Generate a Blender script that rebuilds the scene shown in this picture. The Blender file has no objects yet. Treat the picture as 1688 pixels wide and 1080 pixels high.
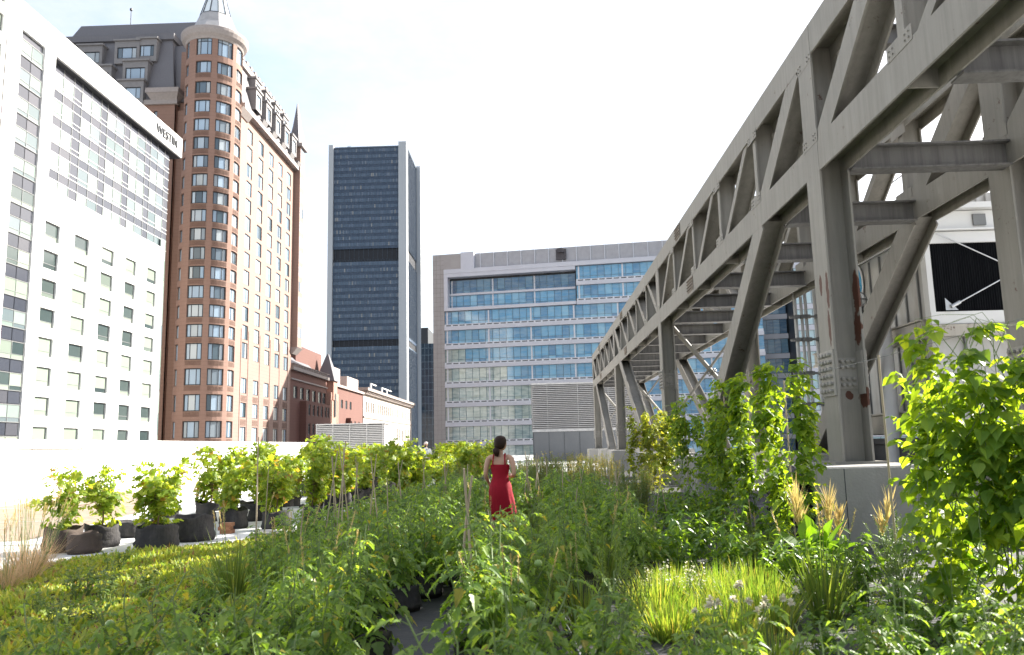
import bpy, bmesh, math, random
from mathutils import Vector, Matrix, Euler
R = math.radians
S = bpy.context.scene
COL = S.collection
random.seed(7)
rnd = random.random
def ru(a, b): return a + (b - a) * random.random()

# ------------------------------------------------------------------ objects, things, parts
class MB:
    """collects faces and links them as one mesh object"""
    def __init__(s): s.v = []; s.f = []; s.m = []; s.k = 0
    def add(s, vs, fs):
        n = len(s.v); s.v.extend(vs)
        for f in fs: s.f.append([n + i for i in f]); s.m.append(s.k)
    def quad(s, a, b, c, d): s.add([a, b, c, d], [(0, 1, 2, 3)])
    def box(s, x0, x1, y0, y1, z0, z1):
        s.add([(x0,y0,z0),(x1,y0,z0),(x1,y1,z0),(x0,y1,z0),(x0,y0,z1),(x1,y0,z1),(x1,y1,z1),(x0,y1,z1)],
              [(0,3,2,1),(4,5,6,7),(0,1,5,4),(1,2,6,5),(2,3,7,6),(3,0,4,7)])
    def hexa(s, p): s.add(p, [(0,3,2,1),(4,5,6,7),(0,1,5,4),(1,2,6,5),(2,3,7,6),(3,0,4,7)])
    def bar(s, a, b, w, h, up=(0, 0, 1)):
        a = Vector(a); b = Vector(b); d = (b - a).normalized(); u = Vector(up)
        sd = d.cross(u)
        if sd.length < 1e-4: sd = d.cross(Vector((1, 0, 0)))
        sd.normalize(); u = sd.cross(d); p = []
        for e in (a, b):
            for i, j in ((-1,-1),(1,-1),(1,1),(-1,1)): p.append(tuple(e + sd*(i*w/2) + u*(j*h/2)))
        s.hexa(p)
    def tube(s, pts, r, n=8, cap=True):
        pts = [Vector(p) for p in pts]; rs = r if isinstance(r, (list, tuple)) else [r]*len(pts)
        rings = []; u = None
        for i, p in enumerate(pts):
            d = (pts[min(i+1, len(pts)-1)] - pts[max(i-1, 0)]).normalized()
            if u is None:
                u = d.cross(Vector((0, 0, 1)))
                if u.length < 1e-3: u = Vector((1, 0, 0))
            u = (u - d*u.dot(d)).normalized(); w = d.cross(u)
            rings.append([tuple(p + (u*math.cos(2*math.pi*k/n) + w*math.sin(2*math.pi*k/n))*rs[i]) for k in range(n)])
        s.loft(rings, cap)
    def loft(s, rings, cap=True):
        n = len(rings[0]); vs = [p for r in rings for p in r]; fs = []
        for i in range(len(rings)-1):
            for k in range(n): fs.append((i*n+k, i*n+(k+1) % n, (i+1)*n+(k+1) % n, (i+1)*n+k))
        if cap: fs.append(tuple(range(n-1, -1, -1))); fs.append(tuple((len(rings)-1)*n+k for k in range(n)))
        s.add(vs, fs)
    def lathe(s, prof, n=16, c=(0, 0), a0=0, cap=True):
        s.loft([[(c[0]+r*math.cos(a0+2*math.pi*k/n), c[1]+r*math.sin(a0+2*math.pi*k/n), z) for k in range(n)] for r, z in prof], cap)
    def build(s, name, mats, parent=None, smooth=False, off=None, fix=False):
        me = bpy.data.meshes.new(name)
        v = s.v
        if off is None and parent is not None: off = WOFF.get(parent.name)
        if off is not None: v = [(p[0]-off[0], p[1]-off[1], p[2]-off[2]) for p in v]
        me.from_pydata(v, [], s.f)
        if not isinstance(mats, (list, tuple)): mats = [mats]
        for m in mats: me.materials.append(m)
        if len(mats) > 1: me.polygons.foreach_set('material_index', s.m)
        if smooth: me.polygons.foreach_set('use_smooth', [True]*len(me.polygons))
        if fix:
            bm = bmesh.new(); bm.from_mesh(me); bmesh.ops.recalc_face_normals(bm, faces=bm.faces); bm.to_mesh(me); bm.free()
        me.update()
        o = bpy.data.objects.new(name, me); COL.objects.link(o)
        if parent is not None: o.parent = parent
        return o
WOFF = {}
def tag(o, label, cat, group=None):
    o['label'] = label; o['category'] = cat
    if group: o['group'] = group
    return o
def thing(name, label, cat, loc=(0,0,0), rz=0, group=None, world=False):
    """an Empty at the thing's base; with world=True its parts are given in world coordinates"""
    o = bpy.data.objects.new(name, None); COL.objects.link(o); o.empty_display_size = .2
    o.location = loc; o.rotation_euler = (0, 0, rz)
    if world: WOFF[o.name] = loc
    return tag(o, label, cat, group)
def struct(o, kind='structure'):
    o['kind'] = kind; return o
KIDS = {}
def dup(root, loc, rz=0, sc=1.0, label=None, group=None, name=None):
    c = root.copy(); COL.objects.link(c); c.location = loc; c.rotation_euler = (0, 0, rz); c.scale = (sc,)*3 if not isinstance(sc, tuple) else sc
    if label: c['label'] = label
    if group: c['group'] = group
    if root.name not in KIDS: KIDS[root.name] = [(ch, list(ch.children)) for ch in root.children]
    for ch, gs in KIDS[root.name]:
        d = ch.copy(); COL.objects.link(d); d.parent = c
        for g in gs: e = g.copy(); COL.objects.link(e); e.parent = d
    return c

# ------------------------------------------------------------------ materials
def nodes(name):
    m = bpy.data.materials.new(name); m.use_nodes = True; t = m.node_tree
    return m, t, t.nodes, t.links, t.nodes['Principled BSDF']
def mixc(t, fac, a, b, mode='MIX'):
    n = t.nodes.new('ShaderNodeMix'); n.data_type = 'RGBA'; n.blend_type = mode
    for sock, val in ((n.inputs[0], fac), (n.inputs[6], a), (n.inputs[7], b)):
        if hasattr(val, 'is_linked'): t.links.new(val, sock)
        else: sock.default_value = val if not isinstance(val, tuple) else (*val[:3], 1)
    return n.outputs[2]
def noise(t, scale, detail=4, rough=.6, vec=None, stretch=None):
    n = t.nodes.new('ShaderNodeTexNoise'); n.inputs['Scale'].default_value = scale
    n.inputs['Detail'].default_value = detail; n.inputs['Roughness'].default_value = rough
    if vec is None:
        vec = t.nodes.new('ShaderNodeTexCoord').outputs['Object']
    if stretch:
        mp = t.nodes.new('ShaderNodeMapping'); mp.inputs['Scale'].default_value = stretch; t.links.new(vec, mp.inputs['Vector']); vec = mp.outputs['Vector']
    t.links.new(vec, n.inputs['Vector']); return n.outputs['Fac']
def ramp(t, fac, stops):
    n = t.nodes.new('ShaderNodeValToRGB'); e = n.color_ramp.elements
    while len(e) < len(stops): e.new(.5)
    for i, (p, c) in enumerate(stops):
        e[i].position = p; e[i].color = (c, c, c, 1) if not isinstance(c, tuple) else (*c[:3], 1)
    t.links.new(fac, n.inputs['Fac']); return n.outputs['Color']
def bump(t, h, strength, dist=.02):
    n = t.nodes.new('ShaderNodeBump'); n.inputs['Strength'].default_value = strength; n.inputs['Distance'].default_value = dist
    t.links.new(h, n.inputs['Height']); return n.outputs['Normal']
def M(name, col, rough=.7, var=.25, scale=3., metal=0., bmp=0., bscale=40., stretch=None, spec=.5, dirt=None):
    m, t, N, L, p = nodes(name)
    f = noise(t, scale, 5, .6, stretch=stretch)
    lo = tuple(c*(1-var) for c in col); hi = tuple(min(1, c*(1+var)) for c in col)
    c = ramp(t, f, [(.25, lo), (.75, hi)])
    if dirt:
        g = noise(t, dirt[1], 6, .7, stretch=(1, 1, .25)); c = mixc(t, ramp(t, g, [(dirt[2], 0.), (dirt[2]+.18, dirt[3])]), c, dirt[0])
    L.new(c, p.inputs['Base Color']); p.inputs['Roughness'].default_value = rough; p.inputs['Metallic'].default_value = metal
    p.inputs['Specular IOR Level'].default_value = spec
    if bmp: L.new(bump(t, noise(t, bscale, 4), bmp), p.inputs['Normal'])
    return m
def island(t, obj=False):
    o = t.nodes.new('ShaderNodeNewGeometry').outputs['Random Per Island']
    if not obj: return o
    a = t.nodes.new('ShaderNodeMath'); a.operation = 'ADD'; t.links.new(o, a.inputs[0]); t.links.new(t.nodes.new('ShaderNodeObjectInfo').outputs['Random'], a.inputs[1]); return a.outputs[0]
def leafmat(name, cols, trans=.42, tcol=None, rough=.45, dry=None):
    """leaf: each leaf its own tint, light passes through it"""
    m, t, N, L, p = nodes(name)
    i = island(t); k = len(cols)
    c = ramp(t, i, [((j+.5)/k, q) for j, q in enumerate(cols)])
    big = noise(t, 2.2, 2); c = mixc(t, ramp(t, big, [(.3, 0.), (.75, .45)]), c, tuple(x*1.5 for x in cols[-1]))
    if dry: 
        w = N.new('ShaderNodeMath'); w.operation = 'GREATER_THAN'; w.inputs[1].default_value = 1-dry[1]
        wn = N.new('ShaderNodeTexWhiteNoise'); wn.noise_dimensions = '1D'; L.new(i, wn.inputs['W']); L.new(wn.outputs['Value'], w.inputs[0])
        c = mixc(t, w.outputs[0], c, dry[0])
    L.new(c, p.inputs['Base Color']); p.inputs['Roughness'].default_value = rough; p.inputs['Specular IOR Level'].default_value = .4
    tr = N.new('ShaderNodeBsdfTranslucent')
    tint = mixc(t, 1., c, tcol or (2.3, 2.1, .8), 'MULTIPLY'); L.new(tint, tr.inputs['Color'])
    mx = N.new('ShaderNodeMixShader'); mx.inputs[0].default_value = trans
    L.new(p.outputs[0], mx.inputs[1]); L.new(tr.outputs[0], mx.inputs[2]); L.new(mx.outputs[0], N['Material Output'].inputs['Surface'])
    return m
def panes(name, stops, rough=.08, spec=.6, metal=0., streak=0.):
    """window glass: every pane a little different behind"""
    m, t, N, L, p = nodes(name)
    r = t.nodes.new('ShaderNodeTexWhiteNoise'); r.noise_dimensions = '1D'; L.new(island(t, True), r.inputs['W'])
    rp = N.new('ShaderNodeValToRGB'); rp.color_ramp.interpolation = 'LINEAR'; e = rp.color_ramp.elements
    while len(e) < len(stops): e.new(.5)
    for i, (q, c) in enumerate(stops): e[i].position = q; e[i].color = (*c, 1)
    L.new(r.outputs['Value'], rp.inputs['Fac']); c = rp.outputs['Color']
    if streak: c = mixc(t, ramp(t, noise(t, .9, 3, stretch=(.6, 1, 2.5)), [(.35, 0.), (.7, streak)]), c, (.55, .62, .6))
    L.new(c, p.inputs['Base Color']); p.inputs['Roughness'].default_value = rough; p.inputs['Specular IOR Level'].default_value = spec
    p.inputs['Metallic'].default_value = metal
    return m
MT = dict(
    white_wall = M('white_wall', (.82,.82,.80), .8, .04, .6),
    joint = M('joint_brown', (.25,.17,.14), .8),
    white_metal = M('white_metal', (.78,.78,.77), .5, .06),
    soffit = M('soffit', (.03,.03,.035), .8),
    vision = panes('vision_glass', [(0,(.14,.185,.16)),(.45,(.22,.265,.245)),(.75,(.085,.115,.118)),(1,(.15,.175,.19))], .06),
    spandrel = panes('spandrel_glass', [(0,(.038,.042,.054)),(.6,(.052,.056,.07)),(1,(.075,.075,.085))], .15),
    blind = panes('blind_window', [(0,(.20,.25,.195)),(.66,(.25,.29,.235)),(.74,(.07,.09,.085)),(1,(.035,.05,.05))], .1),
    frame_grey = M('frame_grey', (.17,.175,.175), .5, .1),
    frame_dark = M('frame_dark', (.018,.022,.028), .45, .1),
    brick = None, 
    roof_metal = M('roof_metal', (.135,.13,.14), .5, .15, 2., stretch=(6, 6, .3)),
    stone_trim = M('stone_trim', (.30,.265,.25), .8, .12),
    curtain = panes('curtain_window', [(0,(.36,.45,.54)),(.4,(.25,.34,.44)),(.65,(.42,.46,.48)),(.85,(.12,.16,.20)),(1,(.05,.08,.1))], .08),
    lantern = panes('lantern_glass', [(0,(.72,.78,.8)),(1,(.6,.66,.7))], .1),
)
def brickmat(name, a, b, scale=1., course=True):
    m, t, N, L, p = nodes(name)
    f = noise(t, .35, 5, .65); g = noise(t, 9, 3, .7, stretch=(1, 1, 4))
    c = mixc(t, f, a, b); c = mixc(t, ramp(t, g, [(.35, .35), (.65, 0.)]), c, tuple(x*.6 for x in a))
    if course:
        w = N.new('ShaderNodeTexWave'); w.bands_direction = 'Z'; w.inputs['Scale'].default_value = .52*scale; w.inputs['Distortion'].default_value = 0
        L.new(N.new('ShaderNodeTexCoord').outputs['Object'], w.inputs['Vector'])
        c = mixc(t, ramp(t, w.outputs['Fac'], [(.0, .22), (.12, 0.)]), c, tuple(x*.55 for x in a))
    L.new(c, p.inputs['Base Color']); p.inputs['Roughness'].default_value = .85; return m
MT['brick'] = brickmat('brick', (.235,.14,.105), (.30,.185,.145))
MT['brick_sunlit'] = brickmat('brick_sunlit', (.265,.175,.142), (.32,.22,.185))  # same brick as the tower, direct sun put into its paler colour
MT['brick_red'] = brickmat('brick_red', (.135,.06,.048), (.18,.085,.066))
MT['brick_louvre'] = M('brick_louvre', (.13,.075,.055), .85, .2)

# ------------------------------------------------------------------ facade helper
def wall_holes(mb, P, U, V, holes, depth, ucuts=(), reveal=True):
    """wall on the sheet P(u, v, depth) with rectangular openings and their reveals"""
    us = sorted(set([U[0], U[1], *ucuts] + [h[0] for h in holes] + [h[1] for h in holes]))
    vs = sorted(set([V[0], V[1]] + [h[2] for h in holes] + [h[3] for h in holes]))
    us = [u for u in us if U[0]-1e-6 <= u <= U[1]+1e-6]; vs = [v for v in vs if V[0]-1e-6 <= v <= V[1]+1e-6]
    for i in range(len(us)-1):
        um = (us[i]+us[i+1])/2; hs = [h for h in holes if h[0] < um < h[1]]
        j = 0
        while j < len(vs)-1:
            vm = (vs[j]+vs[j+1])/2
            if any(h[2] < vm < h[3] for h in hs): j += 1; continue
            k = j
            while k+1 < len(vs)-1 and not any(h[2] < (vs[k+1]+vs[k+2])/2 < h[3] for h in hs): k += 1
            mb.quad(P(us[i], vs[j], 0), P(us[i+1], vs[j], 0), P(us[i+1], vs[k+1], 0), P(us[i], vs[k+1], 0)); j = k+1
    if reveal:
        for a, b, c, d in holes:
            n = [u for u in us if a-1e-6 <= u <= b+1e-6]
            for q in (c, d):
                for i in range(len(n)-1): mb.quad(P(n[i], q, 0), P(n[i+1], q, 0), P(n[i+1], q, depth), P(n[i], q, depth))
            for q in (a, b): mb.quad(P(q, c, 0), P(q, d, 0), P(q, d, depth), P(q, c, depth))
def window(P, h, depth, parent, name, frame, glass, fw=.12, mull=(), trans=(), usub=1):
    """one window as a part: frame bars, mullions and transoms, its glass set back"""
    a, b, c, d = h; mb = MB()
    def slab(u0, u1, v0, v1, d0, d1):
        n = usub if (u1-u0) > (b-a)*.5 else 1
        for i in range(n):
            p = u0+(u1-u0)*i/n; q = u0+(u1-u0)*(i+1)/n
            mb.hexa([P(p,v0,d1),P(q,v0,d1),P(q,v0,d0),P(p,v0,d0),P(p,v1,d1),P(q,v1,d1),P(q,v1,d0),P(p,v1,d0)])
    s = (b-a); kk = fw/abs((Vector(P(b, c, 0))-Vector(P(a, c, 0))).length)*s
    d0 = depth-.10; d1 = depth-.012
    slab(a, a+kk, c, d, d0, d1); slab(b-kk, b, c, d, d0, d1); slab(a+kk, b-kk, c, c+fw, d0, d1); slab(a+kk, b-kk, d-fw, d, d0, d1)
    us = [a+kk] + [a+m*s for m in mull] + [b-kk]; vs = [c+fw] + [c+q*(d-c) for q in trans] + [d-fw]
    for m in mull: slab(a+m*s-kk*.35, a+m*s+kk*.35, c+fw, d-fw, d0+.004, d1)
    for q in trans: slab(a+kk, b-kk, c+q*(d-c)-fw*.3, c+q*(d-c)+fw*.3, d0+.008, d1)
    mb.k = 1
    for i in range(len(us)-1):
        for j in range(len(vs)-1):
            n = usub if len(us) == 2 else 1
            for z in range(n):
                p = us[i]+(us[i+1]-us[i])*z/n; q = us[i]+(us[i+1]-us[i])*(z+1)/n
                mb.quad(P(p, vs[j], depth-.05), P(q, vs[j], depth-.05), P(q, vs[j+1], depth-.05), P(p, vs[j+1], depth-.05))
    return mb.build(name, [frame, glass], parent)

# ------------------------------------------------------------------ camera
def setup_camera():
    X = Vector((.99936, .02672, .02373))
    rows = CAMROWS
    m = Matrix(rows).to_4x4(); m.translation = Vector((0, 0, 1.55))
    cd = bpy.data.cameras.new('camera'); cam = bpy.data.objects.new('camera', cd); COL.objects.link(cam)
    cam.matrix_world = m; cd.sensor_width = 36; cd.lens = 36*1311/1688
    cd.clip_start = .05; cd.clip_end = 4000
    cd.dof.use_dof = True; cd.dof.focus_distance = 14; cd.dof.aperture_fstop = 3.0
    S.camera = cam
CAMROWS = [(0.999377, 0.026512, 0.023303), (0.02693, -0.145889, -0.988934), (-0.022819, 0.988946, -0.146512)]
setup_camera()
GZ = -16.0     # street level below the roof garden

# ------------------------------------------------------------------ white hotel at the left
def white_hotel():
    t = thing('white_hotel', 'white hotel block with square windows and a dark glass curtain wall', 'hotel', (-60, 88, GZ), world=True)
    P = lambda u, v, d: (-50-d, u, v)
    punched = []
    for c, (a, b) in enumerate([(78.35,81.3),(84.05,86.95),(89.6,92.4),(95.1,97.8),(100.6,103.3)]):
        for k in range(-2, 9):
            z = 2.55 + 3.04*k + (.0 if k < 8 else .0)
            if z < 29.0 - 2.2: punched.append((a, b, z, z+1.95))
    left = []
    for k in range(-1, 15): left.append((68.3, 70.25, 2.4+3.04*k, 4.3+3.04*k)); left.append((62.6, 65.6, 2.4+3.04*k, 4.3+3.04*k))
    strip = (73.0, 76.85, -4, 43.9)
    cw = (78.7, 107.2, 29.35, 43.75)
    low = MB()
    wall_holes(low, P, (55, 70.75), (GZ, 46.8), left, .32)
    wall_holes(low, P, (70.93, 78.7), (GZ, 46.8), [strip], .35)
    wall_holes(low, P, (78.7, 105.1), (GZ, 29.35), punched, .32)
    low.quad((-50,78.7,29.35), (-50,105.1,29.35), (-51,105.1,29.35), (-51,78.7,29.35))
    low.quad((-50,78.7,29.35), (-50,78.7,43.75), (-51,78.7,43.75), (-51,78.7,29.35))
    low.box(-76, -50.6, 55, 106.6, GZ, 28.9)                     # body behind the skin
    low.box(-76, -52.2, 55, 106.6, 28.9, 46.2)
    low.quad((-50,105.1,GZ), (-50.5,105.1,GZ), (-50.5,105.1,29.35), (-50,105.1,29.35))
    low.build('wall', MT['white_wall'], t)
    j = MB(); j.box(-50.3, -50.12, 70.75, 70.93, GZ, 46.8); j.build('joint', MT['joint'], t)
    p = MB(); p.box(-52.2, -50, 78.7, 109.4, 43.95, 46.8); p.build('parapet', MT['white_wall'], t)
    p = MB(); p.box(-52.2, -50.06, 78.72, 109.3, 43.75, 43.94); p.build('soffit', MT['soffit'], t)
    for h in punched: window(P, h, .3, t, 'window', MT['frame_grey'], MT['blind'], .09, (), (.3,))
    for h in left:
        if h[3] > 30: window(P, h, .3, t, 'side_window', MT['frame_grey'], MT['blind'], .09, (), (.3,))
    # glass strip: pale lights over grey spandrels
    k = 0; z = 41.3; sp = MB(); sp.box(-50.45, -50.3, 73.0, 76.85, -4, 43.9)
    while z > -3:
        h = (73.05, 76.8, z, z+1.75)
        window(P, h, .2, t, 'strip_window', MT['frame_grey'], MT['vision'] if z > 27 or k % 3 == 0 else MT['blind'], .07, (.5,), (.28,))
        for i in range(2): sp.k = 0; sp.quad(P(73.08+1.9*i, z-1.22, .2), P(74.88+1.9*i, z-1.22, .2), P(74.88+1.9*i, z-.04, .2), P(73.08+1.9*i, z-.04, .2))
        z -= 3.04; k += 1
    sp.build('spandrel', MT['spandrel'], t)
    # recessed curtain wall under the parapet
    C = lambda u, v, d: (-50.75-d, u, v)
    cols = [(78.8,79.5,1),(79.5,81.5,1),(81.5,83.5,1),(83.5,85.1,0)]
    u = 85.1
    while u < 106: cols += [(u,u+2.05,1),(u+2.05,u+4.1,1),(u+4.1,u+5.5,0)]; u += 5.5
    g = MB(); f = MB()
    rows = [(40.85,42.75)] + [(40.85-2.98*i, 42.75-2.98*i) for i in range(1, 5)]
    for a, b, v in cols:
        if a > 107: break
        b = min(b, 107.1)
        f.k = 1; f.box(-50.78, -50.70, a-.035, a+.035, 29.36, 43.74); f.k = 0
        z1 = 43.72
        for lo, hi in rows:
            lo = max(lo, 29.45)
            if v and hi > lo:
                g.quad(C(a+.03, hi, 0), C(b, hi, 0), C(b, z1, 0), C(a+.03, z1, 0)) if z1-hi > .2 else None
                w = MB(); w.quad(C(a+.04, lo, -.004), C(b-.04, lo, -.004), C(b-.04, hi, -.004), C(a+.04, hi, -.004)); w.build('curtain_window', MT['vision'], t)
            else: g.quad(C(a+.03, lo, 0), C(b, lo, 0), C(b, z1, 0), C(a+.03, z1, 0))
            z1 = lo
        if z1 > 29.5: g.quad(C(a+.03, 29.36, 0), C(b, 29.36, 0), C(b, z1, 0), C(a+.03, z1, 0))
    for lo, hi in rows:
        for z in (lo, hi, lo+.55):
            if z > 29.4: f.box(-50.77, -50.69, 78.8, 107.15, z-.025, z+.025)
    g.build('spandrel', MT['spandrel'], t); f.build('mullion', [MT['white_metal'], MT['frame_grey']], t)
    e = MB()
    for k in range(16):
        z = -2+3.0*k
        if z < 29: e.quad((-50.5,105.12,z), (-50.5,106.6,z), (-50.5,106.6,z+2.9), (-50.5,105.12,z+2.9))
    e.build('corner_glass', MT['vision'], t)
    # lettering on the parapet
    cu = bpy.data.curves.new('letters', 'FONT'); cu.body = 'WESTIN'; cu.size = 1.75; cu.extrude = .06; cu.align_x = 'LEFT'
    tmp = bpy.data.objects.new('tmp', cu); COL.objects.link(tmp)
    bpy.context.view_layer.update()
    me = bpy.data.meshes.new_from_object(tmp.evaluated_get(bpy.context.evaluated_depsgraph_get())); bpy.data.objects.remove(tmp)
    lt = bpy.data.objects.new('lettering', me); COL.objects.link(lt); me.materials.append(MT['frame_dark'])
    lt.rotation_euler = (R(90), 0, R(90)); lt.location = (-49.9+60, 101.4-88, 44.75-GZ); lt.parent = t
white_hotel()

# ------------------------------------------------------------------ brick hotel with the round corner tower
def brick_hotel():
    t = thing('brick_hotel', 'tall red brick hotel with a round corner tower under a cone roof', 'hotel', (-52, 130, GZ), world=True)
    cx, cy, r = -49.75, 119.2, 4.3
    P = lambda u, v, d: (cx + (r-d)*math.sin(R(u)), cy - (r-d)*math.cos(R(u)), v)
    zs = [64.3,60.85,57.5,54.45,51.45,48.5,45.55,42.6,39.85,37.0,34.1,31.15,28.2,25.25,22.4,19.4,16.3,12.55,8.75,4.85]
    holes = []
    for i, z in enumerate(zs):
        h = 1.45 if i == 0 else (1.0 if i < 16 else 1.25)
        for a in (-47, 0, 45, 90):
            w = 17 if a > -40 else 9
            holes.append((a-w, a+w, z-h, z+h))
    mb = MB(); cuts = list(range(-180, 181, 10))
    wall_holes(mb, P, (-180, 180), (GZ, 66.2), holes, .32, cuts)
    mb.build('tower_wall', MT['brick'], t)
    for h in holes: window(P, h, .3, t, 'tower_window', MT['frame_dark'], MT['curtain'], .15, (.28, .72) if h[1]-h[0] > 20 else (), (.78,) if h[2] > 62 else (), usub=4)
    lv = MB()
    for h in holes:
        if h[1]-h[0] > 20 and h[2] < 60:
            for q in range(4):
                z = h[2]-.75+.17*q; n = 5; a, b = h[0]+1, h[1]-1
                for i in range(n): lv.quad(P(a+(b-a)*i/n, z, -.03), P(a+(b-a)*(i+1)/n, z, -.03), P(a+(b-a)*(i+1)/n, z+.1, -.03), P(a+(b-a)*i/n, z+.1, -.03))
    lv.build('louvre', MT['brick_louvre'], t)
    c = MB(); c.lathe([(4.3,65.6),(4.45,65.9),(4.9,66.3),(5.15,66.9),(5.15,67.35),(4.9,67.5)], 40, (cx, cy)); c.build('cornice', MT['stone_trim'], t, fix=True)
    c = MB(); c.lathe([(4.5,67.5),(3.2,69.3),(2.5,71.1)], 12, (cx, cy)); c.build('cone_base', M('zinc_pale', (.36,.35,.35), .5, .15, 1.5), t, fix=True)
    c = MB(); n = 12
    for k in range(n):
        a = 2*math.pi*k/n; b = 2*math.pi*(k+1)/n
        for (ra, za), (rb, zb) in (((2.42,71.15),(1.62,74.)), ((1.6,74.05),(.75,77.)), ((.74,77.05),(.15,79.))):
            c.quad((cx+ra*math.cos(a),cy+ra*math.sin(a),za),(cx+ra*math.cos(b),cy+ra*math.sin(b),za),(cx+rb*math.cos(b),cy+rb*math.sin(b),zb),(cx+rb*math.cos(a),cy+rb*math.sin(a),zb))
    lan = c.build('cone_roof', MT['lantern'], t)
    c = MB()
    for k in range(n):
        a = 2*math.pi*k/n; c.bar((cx+2.46*math.cos(a),cy+2.46*math.sin(a),71.1),(cx+.16*math.cos(a),cy+.16*math.sin(a),79.1),.13,.13)
    for ra, z in ((2.46,71.15),(1.64,74.02),(.78,77.0)):
        pts = [(cx+ra*math.cos(2*math.pi*k/n),cy+ra*math.sin(2*math.pi*k/n),z) for k in range(n+1)]
        for k in range(n): c.bar(pts[k], pts[k+1], .1, .1)
    c.build('rib', MT['frame_dark'], lan, off=WOFF[t.name])
    # long side facade
    F = lambda u, v, d: (-46.9-d, u, v)
    rows = [(z-1.15, z+1.15) for z in [54.6-3.06*i for i in range(12)]] + [(15.8+.4,18.6+.2),]
    rows = [(53.35-3.06*i, 55.75-3.06*i) for i in range(12)] + [(16.6,19.2),(10.9,13.4),(7.0,9.4),(3.0,5.5),(-1.2,1.2)]
    holes = []
    for a in (126.95, 132.5, 137.95, 143.3, 148.6):
        for lo, hi in rows: holes.append((a, a+2.5, lo, hi))
    mb = MB(); wall_holes(mb, F, (123.2, 152.6), (GZ, 57.4), holes, .24); mb.build('wall', MT['brick_sunlit'], t)
    for h in holes: window(F, h, .22, t, 'window', MT['frame_dark'], MT['curtain'], .11, (.62,), ())
    for a in (126.5, 129.9, 135.45, 140.9, 146.2, 151.3): mb = MB(); mb.box(-46.9, -46.82, a-.14, a+.14, GZ, 21.3); mb.build('pilaster', MT['brick_sunlit'], t)
    mb = MB()
    for a in (126.95, 132.5, 137.95, 143.3, 148.6):
        for z in (9.6, 5.75):
            for q in range(5): mb.box(-46.9, -46.86, a, a+2.5, z+.2*q, z+.12+.2*q)
    mb.build('louvre', MT['brick_louvre'], t)
    mb = MB(); mb.box(-76, -46.96, 123.0, 123.18, GZ, 57.4); mb.box(-76, -47.6, 123.2, 152.6, GZ, 57.3); mb.box(-47.4, -46.9, 152.62, 153.2, GZ, 57.4)
    mb.box(-53.4, -53.0, 120, 123, GZ, 58)
    mb.build('end_wall', MT['brick'], t)
    # front wing: brick below, slate mansard above
    W = lambda u, v, d: (u, 122.4+d, v)
    wh = [(-64.5, -62.6, 55.0, 56.8), (-60.9, -60.3, 54.2, 57.2)] + [(-64.5, -62.6, 52.0-3*i, 53.8-3*i) for i in range(15)]
    mb = MB(); wall_holes(mb, W, (-84, -57.2), (GZ, 58.2), wh, .3); mb.box(-57.4, -57.2, 122.4, 124.5, GZ, 58.2)
    mb.box(-57.2, -52.8, 123.6, 124.4, GZ, 68); mb.build('wing_wall', MT['brick'], t)
    for h in wh: window(W, h, .26, t, 'wing_window', MT['frame_dark'], MT['curtain'], .12, (.5,), ())
    c = MB(); c.box(-84, -56.9, 122.0, 122.7, 58.2, 59.0); c.box(-61.9, -56.4, 121.2, 124.4, 59.9, 60.7); c.hexa([(-61.2,122,58.9),(-57,122,58.9),(-57,124.4,58.9),(-61.2,124.4,58.9),(-61.8,121.3,59.9),(-56.5,121.3,59.9),(-56.5,124.4,59.9),(-61.8,124.4,59.9)])
    c.box(-50.6, -45.9, 122.7, 153.0, 57.4, 58.3); c.hexa([(-50,122.3,56.4),(-46.7,122.3,56.4),(-46.7,126.5,56.4),(-50,126.5,56.4),(-50,121.9,57.4),(-45.9,121.9,57.4),(-45.9,126.5,57.4),(-50,126.5,57.4)])
    c.build('eave', MT['stone_trim'], t)
    m = MB()
    m.hexa([(-84,122.5,59),(-57.6,122.5,59),(-57.6,131,59),(-84,131,59),(-84,125.4,71.2),(-59.7,125.4,71.2),(-59.7,131,71.2),(-84,131,71.2)])
    m.box(-84, -59.3, 125.0, 131, 71.2, 72.3)
    m.hexa([(-80,128,72.3),(-53,128,72.3),(-53,134,72.3),(-80,134,72.3),(-78,129.3,76.6),(-53,129.3,76.6),(-53,134,76.6),(-78,134,76.6)])
    m.hexa([(-57.6,123.2,59),(-53,123.2,59),(-53,131,59),(-57.6,131,59),(-59.6,126.2,70.5),(-53,126.2,70.5),(-53,131,70.5),(-59.6,131,70.5)])
    # long mansard of the side facade
    m.hexa([(-50.5,123,58.3),(-46.4,123,58.3),(-46.4,152.5,58.3),(-50.5,152.5,58.3),(-53,124.5,67.2),(-48.7,124.5,67.2),(-48.7,151.5,67.2),(-53,151.5,67.2)])
    m.build('mansard_roof', MT['roof_metal'], t)
    m = MB(); m.box(-53, -48.2, 124.2, 152, 67.2, 68.3)
    for y in range(125, 152, 2): m.box(-48.5, -48.1, y, y+.9, 68.3, 68.8)
    m.build('parapet', MT['stone_trim'], t)
    # dormers of the front wing
    trim = M('dormer_metal', (.20,.19,.19), .6, .1)
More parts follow.
